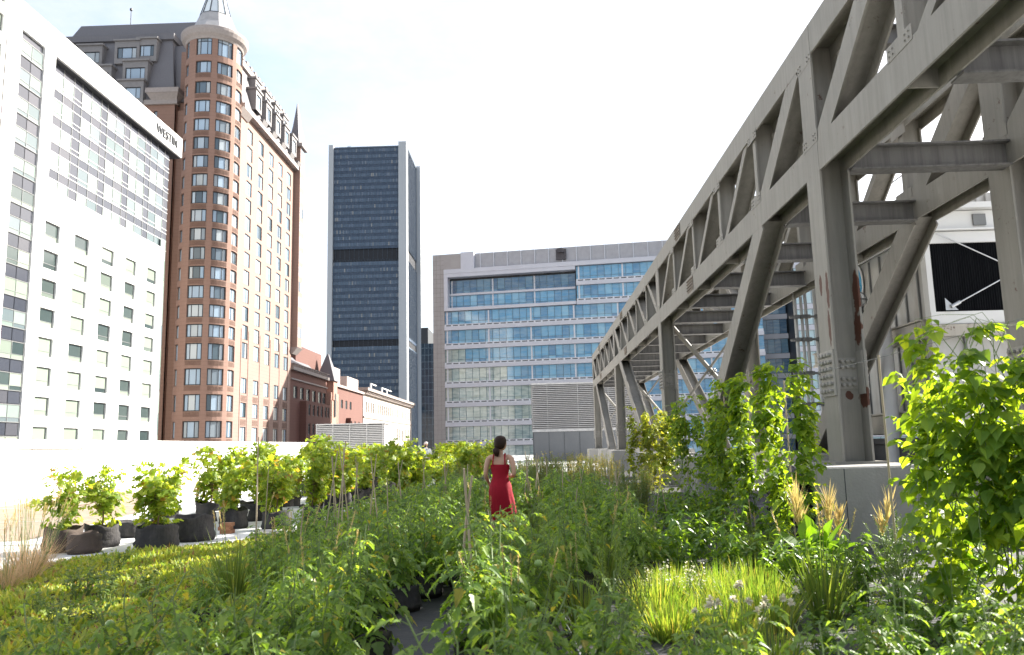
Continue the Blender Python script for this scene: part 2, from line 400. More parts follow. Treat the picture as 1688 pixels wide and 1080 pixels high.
    for (u, v, n) in ((-68.3,67.3,1),(-64.5,67.6,1),(-66.2,63.1,1),(-66.3,59.2,1),(-74.5,66.6,1),(-72.2,62.3,1),(-78,63,1)):
        w = 3.4 if u != -64.5 else 2.5
        d = MB(); yy = 122.5 + (v-59)*.238
        wall_holes(d, lambda a, b, e: (a, yy-.75+e, b), (u-.4, u+w+.4), (v-.9, v+3.1), [(u+.05, u+w-.05, v, v+2.0)], .25)
        d.box(u-.4, u-.02, yy-.72, yy+2.2, v-.9, v+3.1); d.box(u+w+.02, u+w+.4, yy-.72, yy+2.2, v-.9, v+3.1); d.box(u-.02, u+w+.02, yy-.4, yy+2.4, v+2.1, v+3.05)
        d.box(u-.6, u+w+.6, yy-1.0, yy+2.2, v+3.1, v+3.4); d.box(u, u+w, yy-.72, yy, v-.9, v-.1)
        q = d.build('dormer', trim, t)
        window(lambda a, b, e: (a, yy-.75+e, b), (u+.05, u+w-.05, v, v+2.0), .22, q, 'window', MT['frame_dark'], MT['curtain'], .13, (.25, .75), ()).location = (0,0,0)
        bpy.data.objects[q.children[0].name].data.transform(Matrix.Translation(Vector(WOFF[t.name])*-1))
    for k, (y, z0) in enumerate([(128.4,59.6),(133.7,59.6),(139,59.6),(144.3,59.6),(149,59.6)] + [(131,63.8),(136.3,63.8),(141.6,63.8),(146.8,63.8)]):
        d = MB(); xx = -46.4 - (z0-58.3)*.26; hgt = 3.6 if k < 5 else 2.6
        G = lambda a, b, e: (xx+.7-e, a, b)
        wall_holes(d, G, (y-.3, y+2.6), (z0, z0+hgt), [(y+.1, y+2.2, z0+.6, z0+hgt-.7)], .25)
        d.box(xx-1.6, xx+.68, y-.3, y-.02, z0, z0+hgt); d.box(xx-1.6, xx+.68, y+2.32, y+2.6, z0, z0+hgt); d.box(xx-1.8, xx+.9, y-.5, y+2.8, z0+hgt, z0+hgt+.35)
        if k < 5: d.hexa([(xx-.3,y+2.7,57.3),(xx+.5,y+2.7,57.3),(xx+.5,y+4.6,57.3),(xx-.3,y+4.6,57.3),(xx-.3,y+2.5,58.9),(xx+1.2,y+2.5,58.9),(xx+1.2,y+4.8,58.9),(xx-.3,y+4.8,58.9)])
        q = d.build('dormer', trim, t)
        w = window(G, (y+.1, y+2.2, z0+.6, z0+hgt-.7), .22, q, 'window', MT['frame_dark'], MT['curtain'], .12, (.5,), ())
        w.data.transform(Matrix.Translation(Vector(WOFF[t.name])*-1))
    # bay at the far end with its little spire
    b = MB(); b.box(-48, -45.7, 153.2, 156.2, 21.5, 62.5); b.build('bay', MT['brick_sunlit'], t)
    b = MB()
    for k in range(13):
        z = 23.5+3.06*k; b.quad((-45.68,153.5,z),(-45.68,154.5,z),(-45.68,154.5,z+2),(-45.68,153.5,z+2)); b.quad((-45.68,154.9,z),(-45.68,155.9,z),(-45.68,155.9,z+2),(-45.68,154.9,z+2))
    b.build('bay_window', MT['curtain'], t)
    b = MB(); b.hexa([(-48,153,20.2),(-46.6,153,20.2),(-46.6,156,20.2),(-48,156,20.2),(-48.2,152.9,21.5),(-45.5,152.9,21.5),(-45.5,156.4,21.5),(-48.2,156.4,21.5)]); b.build('bay_corbel', MT['stone_trim'], t); b = MB(); b.box(-48.6,-45.2,152.6,156.7,62.5,63.2); b.build('bay_cornice', MT['stone_trim'], t)
    b = MB(); b.lathe([(1.9,63.2),(.9,67.5),(.06,72.5)], 6, (-46.9,154.6)); b.build('spire', MT['roof_metal'], t)
    a = MB(); a.tube([(-69.3,129.5,76.6),(-69.3,129.5,79.4)], .07, 6); a.lathe([(.0,79.2),(.25,79.4),(.25,79.7),(0,79.9)], 8, (-69.3,129.5)); a.build('antenna', MT['frame_dark'], t)
brick_hotel()

# ------------------------------------------------------------------ dark office tower with concrete corner columns
def office_tower():
    t = thing('office_tower', 'tall dark glass office tower framed by pale concrete corner columns', 'office tower', (-88, 440, GZ), world=True)
    glass = panes('tower_glass', [(0,(.08,.125,.19)),(.6,(.105,.16,.23)),(.88,(.14,.19,.27)),(.95,(.22,.25,.28)),(1,(.36,.35,.33))], .12, .5)
    sp = panes('tower_spandrel', [(0,(.045,.075,.13)),(1,(.07,.105,.165))], .3, .4)
    conc = M('concrete_pale', (.50,.52,.53), .8, .1, .08, stretch=(1, 1, .2))
    dark = M('mechanical_floor', (.012,.014,.02), .6, .2)
    core = MB(); core.box(-107, -66.6, 421, 459, GZ, 166.5); core.build('core', dark, t)
    def face(P, U, nb, name):
        g = MB(); g.k = 0; fw = (U[1]-U[0])/nb
        bands = [(104.4,109.4),(55.9,61.0)]
        z = 164.6
        f = MB()
        while z > GZ:
            mech = any(a-1.2 < z < b-.5 for a, b in bands)
            if not mech:
                for i in range(nb):
                    u0 = U[0]+fw*i+.08; u1 = U[0]+fw*(i+1)-.08
                    g.k = 0; g.quad(P(u0,z,0),P(u1,z,0),P(u1,z+2.0,0),P(u0,z+2.0,0))
                    g.k = 1; g.quad(P(u0,z-1.52,0),P(u1,z-1.52,0),P(u1,z-.06,0),P(u0,z-.06,0))
                f.hexa([P(U[0],z-.08,.02),P(U[1],z-.08,.02),P(U[1],z-.08,-.1),P(U[0],z-.08,-.1),P(U[0],z+.02,.02),P(U[1],z+.02,.02),P(U[1],z+.02,-.1),P(U[0],z+.02,-.1)])
            z -= 3.58
        cuts = [(GZ, bands[1][0]-1), (bands[1][1], bands[0][0]-1), (bands[0][1], 167.4)]
        for a, b in cuts:
            for i in range(nb+1):
                u = U[0]+fw*i; f.hexa([P(u-.07,a,.02),P(u+.07,a,.02),P(u+.07,a,-.22),P(u-.07,a,-.22),P(u-.07,b,.02),P(u+.07,b,.02),P(u+.07,b,-.22),P(u-.07,b,-.22)])
        f.hexa([P(U[0],166.6,.3),P(U[1],166.6,.3),P(U[1],166.6,-.3),P(U[0],166.6,-.3),P(U[0],167.6,.3),P(U[1],167.6,.3),P(U[1],167.6,-.3),P(U[0],167.6,-.3)])
        for a, b in bands:
            for i in range(nb//3): 
                u = U[0]+fw*(3*i+1.5); f.hexa([P(u-.05,a-1,.2),P(u+.05,a-1,.2),P(u+.05,a-1,.1),P(u-.05,a-1,.1),P(u-.05,b,.2),P(u+.05,b,.2),P(u+.05,b,.1),P(u-.05,b,.1)])
        w = g.build(name, [glass, sp], t); f.build('mullion', M('mullion_'+name, (.06,.085,.12), .4, .1), w, off=WOFF[t.name])
    face(lambda u, v, d: (u, 420.4+d, v), (-106.6, -70.4), 42, 'front_facade')
    face(lambda u, v, d: (-66.2-d, u, v), (424, 456.5), 36, 'side_facade')
    for x0, x1, y0, y1, zt in ((-109.2,-106.6,418.8,424,168.6),(-70.4,-66.0,418.5,424,169.3),(-67,-63.6,456.5,461,168.5),(-109.2,-106,457,461,168)):
        c = MB(); c.box(x0, x1, y0, y1, GZ, zt); c.build('corner_column', conc, t)
    m = MB()
    m.box(-98, -85, 432, 446, 166.5, 168.7)
    for i in range(9): m.tube([(-102+ru(0,5),423+ru(0,4),167.4),(-102+ru(0,5),423+ru(0,4),167.5+ru(1,3))], .1, 5)
    m.build('roof_plant', dark, t)
office_tower()

def glass_tower_far():
    t = thing('glass_tower', 'narrow dark blue glass tower partly hidden behind the tall office tower', 'office tower', (-36, 358, GZ), world=True)
    g = panes('blue_glass', [(0,(.012,.03,.05)),(1,(.03,.055,.085))], .12, .4)
    b = MB(); b.box(-47.6, -24, 341, 374, GZ, 46); b.box(-47.6,-44.6,341,374,46,53); b.build('core', MT['frame_dark'], t)
    w = MB(); f = MB()
    for z in range(int(GZ), 46, 3):
        for i in range(14): w.quad((-47.6+1.57*i+.06,340.9,z+.08),(-47.6+1.57*(i+1)-.06,340.9,z+.08),(-47.6+1.57*(i+1)-.06,340.9,min(z+2.92,46)),(-47.6+1.57*i+.06,340.9,min(z+2.92,46)))
        f.box(-47.6, -24, 340.75, 340.95, z-.06, z+.06)
    for i in range(15): f.box(-47.6+1.57*i-.05, -47.6+1.57*i+.05, 340.75, 340.95, GZ, 46)
    q = w.build('facade', g, t); f.build('mullion', M('mullion_blue', (.16,.24,.30), .4), q, off=WOFF[t.name])
glass_tower_far()
# ------------------------------------------------------------------ old brick building and pale stone building down the street
def old_street():
    t = thing('brick_building', 'old red brick building with a steep pointed gable turret', 'building', (-52, 198, GZ), world=True)
    darkw = panes('dark_window', [(0,(.05,.07,.08)),(.6,(.09,.12,.13)),(1,(.25,.28,.28))], .1)
    P = lambda u, v, d: (-50-d, u, v); Q = lambda u, v, d: (-48.6-d, u, v)
    h1 = [(a, a+3.0, 12.4, 15.0) for a in (165.4,170.2,175,179.8,184.8,188.6)]
    mb = MB(); wall_holes(mb, P, (163.4, 192.4), (GZ, 18.2), h1, .35)
    h2 = [(a, a+1.7, z, z+2.4) for a in (172,175.4,178.8,182.2,185.6,188) for z in (9.0,4.9,.6,-3.6)] 
    h3 = [(a, a+1.3, z, z+2.4) for a in (164.2,167) for z in (8.8,4.6,.4)]
    wall_holes(mb, Q, (170.5, 190.4), (GZ, 12.0), h2, .3); mb.box(-50, -48.62, 170.3, 170.5, GZ, 12.0); mb.quad((-50,170.3,12),(-48.6,170.3,12),(-48.6,190.4,12),(-50,190.4,12))
    mb.box(-66, -50.4, 163.5, 192.3, GZ, 18.0)
    mb.build('wall', MT['brick_red'], t)
    for h in h1: window(P, h, .3, t, 'window', MT['frame_dark'], darkw, .2, (.33,.66), (.6,))
    for h in h2: window(Q, h, .26, t, 'window', MT['frame_dark'], darkw, .2, (.5,), (.7,))
    c = MB(); c.box(-51, -49.4, 163.4, 192.6, 18.2, 18.9); c.box(-50.6,-49.75,163.4,192.6,16.2,16.5)
    for y in range(164, 192, 2): c.box(-50.2, -49.3, y, y+.25, 18.9, 19.6)
    c.box(-49.6,-49.3,163.4,192,19.5,19.62); c.build('cornice', MT['stone_trim'], t)
    r = MB(); r.hexa([(-60,166,18.9),(-51,166,18.9),(-51,190,18.9),(-60,190,18.9),(-58,168,22.3),(-54,168,22.3),(-54,188,22.3),(-58,188,22.3)]); r.build('roof', MT['roof_metal'], t)
    r = MB(); r.box(-62, -53.4, 178, 200, 18, 25.4); r.build('penthouse', MT['brick_red'], t)
    # gabled turret
    r = MB(); r.box(-53, -49.2, 194, 200, GZ, 13.6); r.box(-52.6,-49.0,195.2,199,13.6,18.3)
    for y in (193.6,200.2): r.box(-51.5,-49.2,y-.6,y+1.0,8,15.4)
    r.build('turret', M('stone_red', (.36,.21,.16), .85, .2), t)
    r = MB(); r.hexa([(-53.4,194.4,18.3),(-48.6,194.4,18.3),(-48.6,199.8,18.3),(-53.4,199.8,18.3),(-51.2,196.8,25.2),(-50.8,196.8,25.2),(-50.8,197.4,25.2),(-51.2,197.4,25.2)]); r.build('turret_roof', MT['roof_metal'], t)
    r = MB(); n = 8
    pts = [(-48.97,196.4,9.5)] + [(-48.97,197.1+.75*math.cos(R(180-22.5*k)),14.5+.9*math.sin(R(22.5*k))) for k in range(9)] + [(-48.97,197.85,9.5)]
    r.add(pts, [tuple(range(len(pts)))]); r.build('arched_window', MT['frame_dark'], t)
    # rest of the brick row
    h4 = [(a, a+2.2, 12.2, 14.4) for a in (207,212,217)] + [(a, a+1.6, z, z+2.0) for a in (214,218.5,223,228) for z in (7.2,3,-1.2)]
    r = MB(); wall_holes(r, P, (200.2, 233.5), (GZ, 17.4), h4, .3); r.box(-66,-50.4,200.3,233.4,GZ,17.2); r.box(-50,-48.7,213,213.2,GZ,9.8); r.build('wing_wall', MT['brick_red'], t)
    for h in h4: window(P, h, .26, t, 'wing_window', MT['frame_dark'], darkw, .2, (.5,), ())
    r = MB(); r.box(-51,-49.4,200.2,233.5,17.4,18.0); r.box(-60,-52,205,214,17.4,23); r.box(-56,-51,218,232,17.4,21.5); r.build('roof_house', M('roof_house', (.42,.35,.32), .8, .2), t)
    # stone building
    s = thing('stone_building', 'pale stone building with rows of narrow windows under a deep cornice', 'building', (-52, 280, GZ), world=True)
    st = M('pale_stone', (.52,.47,.42), .85, .12, .5)
    hs = []
    for k in range(24):
        y = 238+3.7*k
        hs.append((y, y+1.7, 12.4, 15.6))
        hs.append((y, y+2.0, 4.0, 8.6) if k % 6 else (y, y+2.4, 4.0, 8.2)); hs.append((y, y+2.0, -2.2, 2.6))
    mb = MB(); wall_holes(mb, P, (234.5, 328), (GZ, 18.6), hs, .5); mb.box(-70, -50.55, 234.6, 328, GZ, 18.5); mb.quad((-50,234.5,GZ),(-70,234.5,GZ),(-70,234.5,18.6),(-50,234.5,18.6)); mb.build('wall', st, s)
    for h in hs: window(P, h, .45, s, 'window', MT['frame_dark'], darkw, .16, (.5,), ())
    c = MB(); c.box(-51.5, -48.4, 233.6, 328.6, 18.6, 19.5); c.box(-51,-49.2,234,328.4,17.6,18.58)
    for y in range(235, 328, 2): c.box(-49.98, -48.8, y, y+.6, 17.9, 18.59)
    c.box(-50,-49.75,234.5,328,10.6,11.2); c.build('cornice', M('cornice_grey', (.27,.23,.21), .8), s)
    c = MB()
    for y in (270, 290, 300): c.bar((-55,y,19.5),(-55,y,23.6),.5,.5); c.bar((-55,y,23.4),(-55,y+9,23.4),.4,.3)
    c.build('roof_frame', MT['white_metal'], s)
old_street()

# ------------------------------------------------------------------ glass office block facing us
def glass_block():
    t = thing('glass_block', 'wide office block with blue glass bands between white floor slabs', 'office block', (-22.32, 180, -.31), R(-9.5)); t.scale = (1.2, 1.2, 1.2)
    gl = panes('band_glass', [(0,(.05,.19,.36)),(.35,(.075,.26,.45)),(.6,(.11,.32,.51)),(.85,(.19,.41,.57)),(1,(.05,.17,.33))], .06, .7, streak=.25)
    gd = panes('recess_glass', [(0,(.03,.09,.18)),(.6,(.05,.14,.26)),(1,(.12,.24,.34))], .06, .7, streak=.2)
    gp = panes('reflection_glass', [(0,(.26,.35,.33)),(.4,(.17,.26,.28)),(.7,(.33,.39,.33)),(1,(.10,.17,.18))], .06, .7, streak=.6)  # greenish building reflections painted into the pane colours
    slab = M('slab_white', (.52,.53,.58), .6, .06, .5); conc = M('tile_tan', (.34,.32,.31), .8, .1, .7)
    vent = M('vent_dark', (.10,.11,.12), .6); fin = M('fin_white', (.58,.60,.64), .5, .04)
    P = lambda u, v, d: (u, d, v); mull = M('mullion_band', (.10,.17,.21), .4)
    L = 60.5
    body = MB(); body.box(.3, L-.3, 1.8, 30, GZ, 34.6); body.build('core', MT['frame_dark'], t)
    c = MB(); c.box(0, 2.25, 0, 28, GZ, 38.3); c.box(2.25, 5.6, 0, 28, 35.3, 38.3); q = c.build('tiled_pier', conc, t)
    g = MB()
    for k in range(60): g.box(0, 2.25, -.012, 0, GZ+.9*k, GZ+.9*k+.03)
    for u in (.75, 1.5): g.box(u-.015, u+.015, -.013, 0, GZ, 38.3)
    g.build('tile_joint', M('joint_dark', (.16,.15,.14), .8), q)
    c = MB(); c.box(5.6, 8.2, -.05, 4, 35.25, 38.5); c.box(2.25, 27.6, -.25, 1.6, 33.7, 34.4); c.box(2.25, L, -.3, 1.6, 34.42, 35.25); c.box(2.25, 3.0, -.22, 1.6, 27.2, 33.7); c.box(2.25,27.6,-.2,1.7,27.15,27.75); c.build('white_frame', slab, t)
    lv = MB(); lv.box(8.2, L, .8, 20, 35.25, 38.3); lv.build('roof_screen', M('screen_grey', (.34,.34,.36), .6, .12, 1.2), t)
    u = 9.3
    while u < L: lv = MB(); lv.box(u-.06, u+.06, .6, .8, 35.25, 38.35); lv.build('screen_fin', fin, t); u += 2.65
    lv = MB(); lv.tube([(39.2,.9,38.3),(39.2,.9,40)], .05, 5); lv.build('mast', fin, t)
    d = MB(); d.box(24.0, 25.9, .35, .79, 35.9, 37.9); d.lathe([(.75,37.2),(.75,38)],12,(24.9,.6)); d.build('exhaust', M('exhaust_dark', (.07,.065,.07), .8), t)
    def band(u0, u1, top, bot, y, mat, name, rail=False, dl=.9, mix=None):
        w = MB(); f = MB(); n = max(1, round((u1-u0)/1.33)); s = (u1-u0)/n
        for i in range(n):
            a = u0+s*i+.03; b = u0+s*(i+1)-.03
            w.k = 0
            if mix: w.k = 1 if mix(u0+s*i) else 0
            w.quad((a,y,bot+.55),(b,y,bot+.55),(b,y,top),(a,y,top)); w.quad((a,y,bot),(b,y,bot),(b,y,bot+.5),(a,y,bot+.5))
            f.box(u0+s*i-.025, u0+s*i+.025, y-.09, y-.005, bot, top)
        f.box(u0, u1, y-.06, y-.004, bot+.5, bot+.55)
        if rail: f.box(u0, u1, y-.8, y-.75, bot+1.05, bot+1.1)
        f.k = 1
        for k in range(int((u1-u0)/8.1)+1): f.box(u0+.35+8.1*k, u0+.62+8.1*k, y-.12, y-.006, bot, top)
        o = w.build(name, [mat, gp] if mix else mat, t); f.build('mullion', [mull, fin], o)
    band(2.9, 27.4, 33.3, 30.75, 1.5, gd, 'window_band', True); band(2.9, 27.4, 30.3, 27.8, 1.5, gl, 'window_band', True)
    b = MB(); b.box(3, 27.4, 1.1, 1.8, 30.32, 30.72); b.build('beam', slab, t)
    for k in range(-2, 11):
        top = 27.05-3.64*k; bot = top-2.45; u0 = 27.7 if k < 0 else 2.25
        mx = None if k < 2 else (lambda u, k=k: u < 5+8.5*(k-2)+2.5*math.sin(k*5+u)) if k < 5 else (lambda u: u < 33.5)
        band(u0, L, top, bot, .25, gl, 'window_band', mix=mx)
        b = MB(); b.box(u0-.02, L+.05, -.15, .6, bot-1.16, bot-.5); o = b.build('floor_slab', slab, t)
        b = MB(); b.box(u0, L, .0, .58, bot-.48, bot-.02); bb = b.build('vent_band', fin, o)
        b = MB(); u = u0+.3
        while u < L-1.2: b.box(u, u+1.0, -.012, .3, bot-.36, bot-.14); u += 1.33
        b.build('vent', vent, o)
    # right wing beyond the set-back corner
    c = MB(); c.box(L+.2, L+5, 7, 30, GZ, 34); c.box(L+5.2, L+34, -3.4, 25, GZ, 34); c.build('wing_core', MT['frame_dark'], t)
    for k in range(-2, 11):
        top = 27.05-3.64*k; bot = top-2.6
        w = MB()
        for i in range(4): w.quad((L+.2+1.2*i,6.9,bot),(L+1.35+1.2*i,6.9,bot),(L+1.35+1.2*i,6.9,top),(L+.2+1.2*i,6.9,top))
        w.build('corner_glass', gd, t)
        w = MB(); f = MB()
        for i in range(22): w.quad((L+5.2+1.3*i,-3.5,bot),(L+6.45+1.3*i,-3.5,bot),(L+6.45+1.3*i,-3.5,top),(L+5.2+1.3*i,-3.5,top)); f.box(L+5.16+1.3*i,L+5.22+1.3*i,-3.6,-3.5,bot,top)
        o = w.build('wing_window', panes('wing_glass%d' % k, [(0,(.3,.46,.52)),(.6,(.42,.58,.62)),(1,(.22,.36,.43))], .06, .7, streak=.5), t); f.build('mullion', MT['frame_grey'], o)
        b = MB(); b.box(L+.1, L+5.1, 6.6, 7, bot-1.0, bot-.1); b.box(L+5.15, L+34, -3.75, -3.2, bot-1.0, bot-.1); b.build('wing_slab', slab, t)
glass_block()

# ------------------------------------------------------------------ roof deck and street
deckm = M('roof_membrane', (.60,.60,.59), .85, .10, .5, bmp=.15, bscale=30, dirt=((.33,.31,.28), .35, .52, .5))
o = MB(); o.box(-24, 46, -25, 98, GZ, 0); struct(o.build('roof_deck', deckm))
o = MB(); o.add([(-17.2,12,.006),(-9.5,15,.006),(-10.5,21,.006),(-13,27,.006),(-17.2,34,.006)], [(0,1,2,3,4)]); struct(o.build('gravel_patch', M('gravel_tan', (.27,.20,.145), .95, .3, 3, bmp=.5, bscale=30)))
for k in range(17): o = MB(); o.box(-17, 46, 4.2+5*k, 4.26+5*k, .0005, .009); struct(o.build('membrane_seam', M('seam_grey', (.40,.40,.39), .8, .2, 2) if k == 0 else bpy.data.materials['seam_grey']))
o = MB(); o.quad((-3000,-3000,GZ-.02),(3000,-3000,GZ-.02),(3000,3000,GZ-.02),(-3000,3000,GZ-.02)); struct(o.build('street_ground', M('asphalt', (.09,.09,.09), .9, .2, .05)))
def deck_things():
    o = MB(); o.box(-24, -17.2, 8, 60.5, 0, 1.78); w = tag(o.build('bulkhead_wall', MT['white_wall']), 'long low white rooftop bulkhead wall behind the potted vines', 'wall')
    c = MB(); c.box(-24.1, -17.12, 7.9, 60.6, 1.80, 2.12); cp = c.build('coping', MT['white_wall'], w)
    c = MB()
    for k in range(18): c.box(-17.116, -17.10, 9+3*k, 9.03+3*k, 1.80, 2.12)
    c.build('coping_joint', MT['frame_grey'], cp)
    c = MB(); c.box(-17.2, -16.9, 8, 60.5, 0, .18); c.build('flashing', M('flashing_tan', (.55,.46,.36), .8, .15), w)
    o = MB(); o.loft([[(-18.2+1.15*x*math.cos(a)-.0, 63+1.0*x*math.sin(a), .0+h) for a in [2*math.pi*k/20 for k in range(20)]] for x, h in ((.8,0),(.8,.75),(1,.78),(.97,1.05),(.85,1.3),(.6,1.5),(.25,1.6),(.02,1.62))])
    tag(o.build('vent_dome', MT['white_wall'], smooth=True), 'small white domed roof vent at the end of the white bulkhead wall', 'roof vent')
    # pale louvred unit, left
    lm = M('louvre_pale', (.52,.50,.48), .6, .08, .8); ld = M('louvre_gap', (.20,.19,.18), .8)
    t = thing('louvred_unit', 'pale louvred box in front of the old brick building, left of the lookout man', 'ventilation unit', (-16, 72, 0), world=True)
    b = MB(); b.box(-18.95, -13.25, 70.2, 76, 0, 3.6); b.build('housing', ld, t)
    b = MB(); n = 22
    for k in range(n):
        z = .25+.155*k
        b.hexa([(-19.03,70.0,z),(-13.2,70.0,z),(-13.2,70.2,z+.05),(-19.03,70.2,z+.05),(-19.03,70.0,z+.075),(-13.2,70.0,z+.075),(-13.2,70.2,z+.125),(-19.03,70.2,z+.125)])
        b.hexa([(-13.2,70.0,z),(-13.02,70.0,z),(-13.02,76,z),(-13.2,76,z),(-13.2,70.0,z+.11),(-13.1,70.0,z+.11),(-13.1,76,z+.11),(-13.2,76,z+.11)])
    b.build('louvre', lm, t)
    b = MB()
    for x in (-19.05,-17.6,-16.1,-14.6,-13.2): b.box(x-.03, x+.03, 69.96, 70.0, 0, 3.68)
    b.box(-19.1,-12.98,69.9,76.1,3.68,3.78); b.build('frame', lm, t)
    # grey plant room with louvres, right of centre
    t = thing('plant_room', 'grey rooftop plant room with louvres above a dark metal base', 'plant room', (5, 78, 0), world=True)
    b = MB(); b.box(.0, 9.8, 76.2, 84, 0, 7.2); b.build('housing', ld, t)
    b = MB(); b.box(-.05, 9.8, 75.9, 76.2, 0, 2.75)
    base = b.build('base_panel', M('panel_grey', (.135,.14,.145), .6, .1, .6), t)
    b = MB()
    for k in range(7): b.box(1.45*k, 1.45*k+.03, 75.88, 75.9, 0, 2.7)
    b.build('seam', MT['frame_dark'], base, off=WOFF[t.name])
    b = MB(); n = 24
    for k in range(n):
        z = 2.95+.178*k; b.hexa([(-.05,75.85,z),(9.8,75.85,z),(9.8,76.15,z+.06),(-.05,76.15,z+.06),(-.05,75.85,z+.08),(9.8,75.85,z+.08),(9.8,76.15,z+.14),(-.05,76.15,z+.14)])
        b.box(-.12, -.02, 76.2, 84, z, z+.1)
    b.build('louvre', M('louvre_grey', (.36,.35,.345), .6, .08), t)
    b = MB(); b.box(-.1,9.85,75.82,76.2,2.75,2.95); b.box(-.1,9.85,75.8,84,7.2,7.35)
    for x in (1.4,4.3,7.2,9.7): b.box(x-.02,x+.02,75.82,75.85,2.95,7.2)
    b.build('trim', M('trim_pale', (.45,.44,.43), .6), t)
    o = MB(); o.box(-13, 0, 92, 92.4, 0, .4); tag(o.build('roof_kerb', MT['white_wall']), 'low white kerb along the far edge of the roof', 'kerb')
deck_things()
# ------------------------------------------------------------------ steel truss on concrete piers
def steelmat(name, base, streak=.35, rust=.62, rustcol=(.075,.026,.014), patches=()):
    m, t, N, L, p = nodes(name)
    tc = N.new('ShaderNodeTexCoord').outputs['Object']
    c = mixc(t, noise(t, .8, 5, .65, tc), tuple(x*.8 for x in base), tuple(x*1.2 for x in base))
    s = noise(t, 1., 5, .7, tc, (7, 7, .35)); c = mixc(t, ramp(t, s, [(.42, 0.), (.68, streak)]), c, tuple(x*.45 for x in base))
    pale = noise(t, 1.3, 6, .75, tc, (1.6, 1.6, .5)); c = mixc(t, ramp(t, pale, [(.60, 0.), (.72, .28)]), c, tuple(min(1, x*1.7) for x in base))
    r = noise(t, 2.6, 8, .75, tc); c = mixc(t, ramp(t, r, [(rust, 0.), (rust+.05, .85)]), c, rustcol)
    if patches:
        nz = N.new('ShaderNodeTexNoise'); nz.inputs['Scale'].default_value = 9; nz.inputs['Detail'].default_value = 6; L.new(tc, nz.inputs['Vector'])
        for (px, py, pz), (sx, sy, sz) in patches:
            mp = N.new('ShaderNodeMapping'); mp.vector_type = 'POINT'; mp.inputs['Location'].default_value = (-px/sx, -py/sy, -pz/sz); mp.inputs['Scale'].default_value = (1/sx, 1/sy, 1/sz); L.new(tc, mp.inputs['Vector'])
            ln = N.new('ShaderNodeVectorMath'); ln.operation = 'LENGTH'; L.new(mp.outputs[0], ln.inputs[0])
            ad = N.new('ShaderNodeMath'); ad.operation = 'ADD'; L.new(ln.outputs['Value'], ad.inputs[0]); L.new(nz.outputs['Fac'], ad.inputs[1])
            c = mixc(t, ramp(t, ad.outputs[0], [(0, 1.), (.0, 1.), ]) if False else rampinv(t, ad.outputs[0]), c, rustcol)
    L.new(c, p.inputs['Base Color']); p.inputs['Roughness'].default_value = .55; p.inputs['Specular IOR Level'].default_value = .35
    L.new(bump(t, noise(t, 25, 4, .6, tc), .12, .01), p.inputs['Normal']); return m
def rampinv(t, v):
    n = t.nodes.new('ShaderNodeMapRange'); n.inputs['From Min'].default_value = 1.35; n.inputs['From Max'].default_value = 1.45
    n.inputs['To Min'].default_value = 1; n.inputs['To Max'].default_value = 0; t.links.new(v, n.inputs['Value']); return n.outputs[0]
TAUPE = (.24,.228,.203)
steel = steelmat('steel_taupe', TAUPE, .36, .62)
steel_pl = steelmat('steel_plate', (.30,.285,.26), .4, .63)
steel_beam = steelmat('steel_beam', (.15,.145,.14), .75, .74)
steel_col = steelmat('steel_column', TAUPE, .34, .64, patches=[((5.0,13.26,4.0),(.3,.07,.36)),((5.0,13.55,4.15),(.3,.07,.2)),((5.0,13.3,3.4),(.3,.06,.35)),((5.475,13.27,3.95),(.06,.14,.42)),((5.475,13.33,3.35),(.06,.16,.3)),((5.475,13.3,2.2),(.06,.2,.2)),((5.3,13.48,2.25),(.08,.3,.08))])
concrete = M('pier_concrete', (.29,.28,.26), .9, .15, 1.3, bmp=.4, bscale=25, dirt=((.2,.19,.17), 1.2, .5, .6))
def plate(mb, x0, x1, A, B, w):
    a = Vector((0, *A)); b = Vector((0, *B)); d = (b-a).normalized(); n = Vector((0, -d.z, d.y))*(w/2)
    p = [a-n, b-n, b+n, a+n]
    mb.hexa([(x0, q.y, q.z) for q in p] + [(x1, q.y, q.z) for q in p])
def member(A, B, w, x0, x1, e, parent, name, mat=None, off=None):
    mb = MB(); tf = .035
    plate(mb, x0+e, x0+tf+e, A, B, w); plate(mb, x1-tf-e, x1-e, A, B, w); plate(mb, x0+tf+e, x1-tf-e, A, B, .03)
    return mb.build(name, mat or steel, parent, fix=True)
def bolts(mb, P, us, vs, r=.024, h=.03):
    for u in us:
        for v in vs:
            ring = [[P(u+rr*math.cos(math.pi*k/3), v+rr*math.sin(math.pi*k/3), d) for k in range(6)] for rr, d in ((r, 0), (r, h), (r*.5, h*1.25))]
            mb.loft(ring)
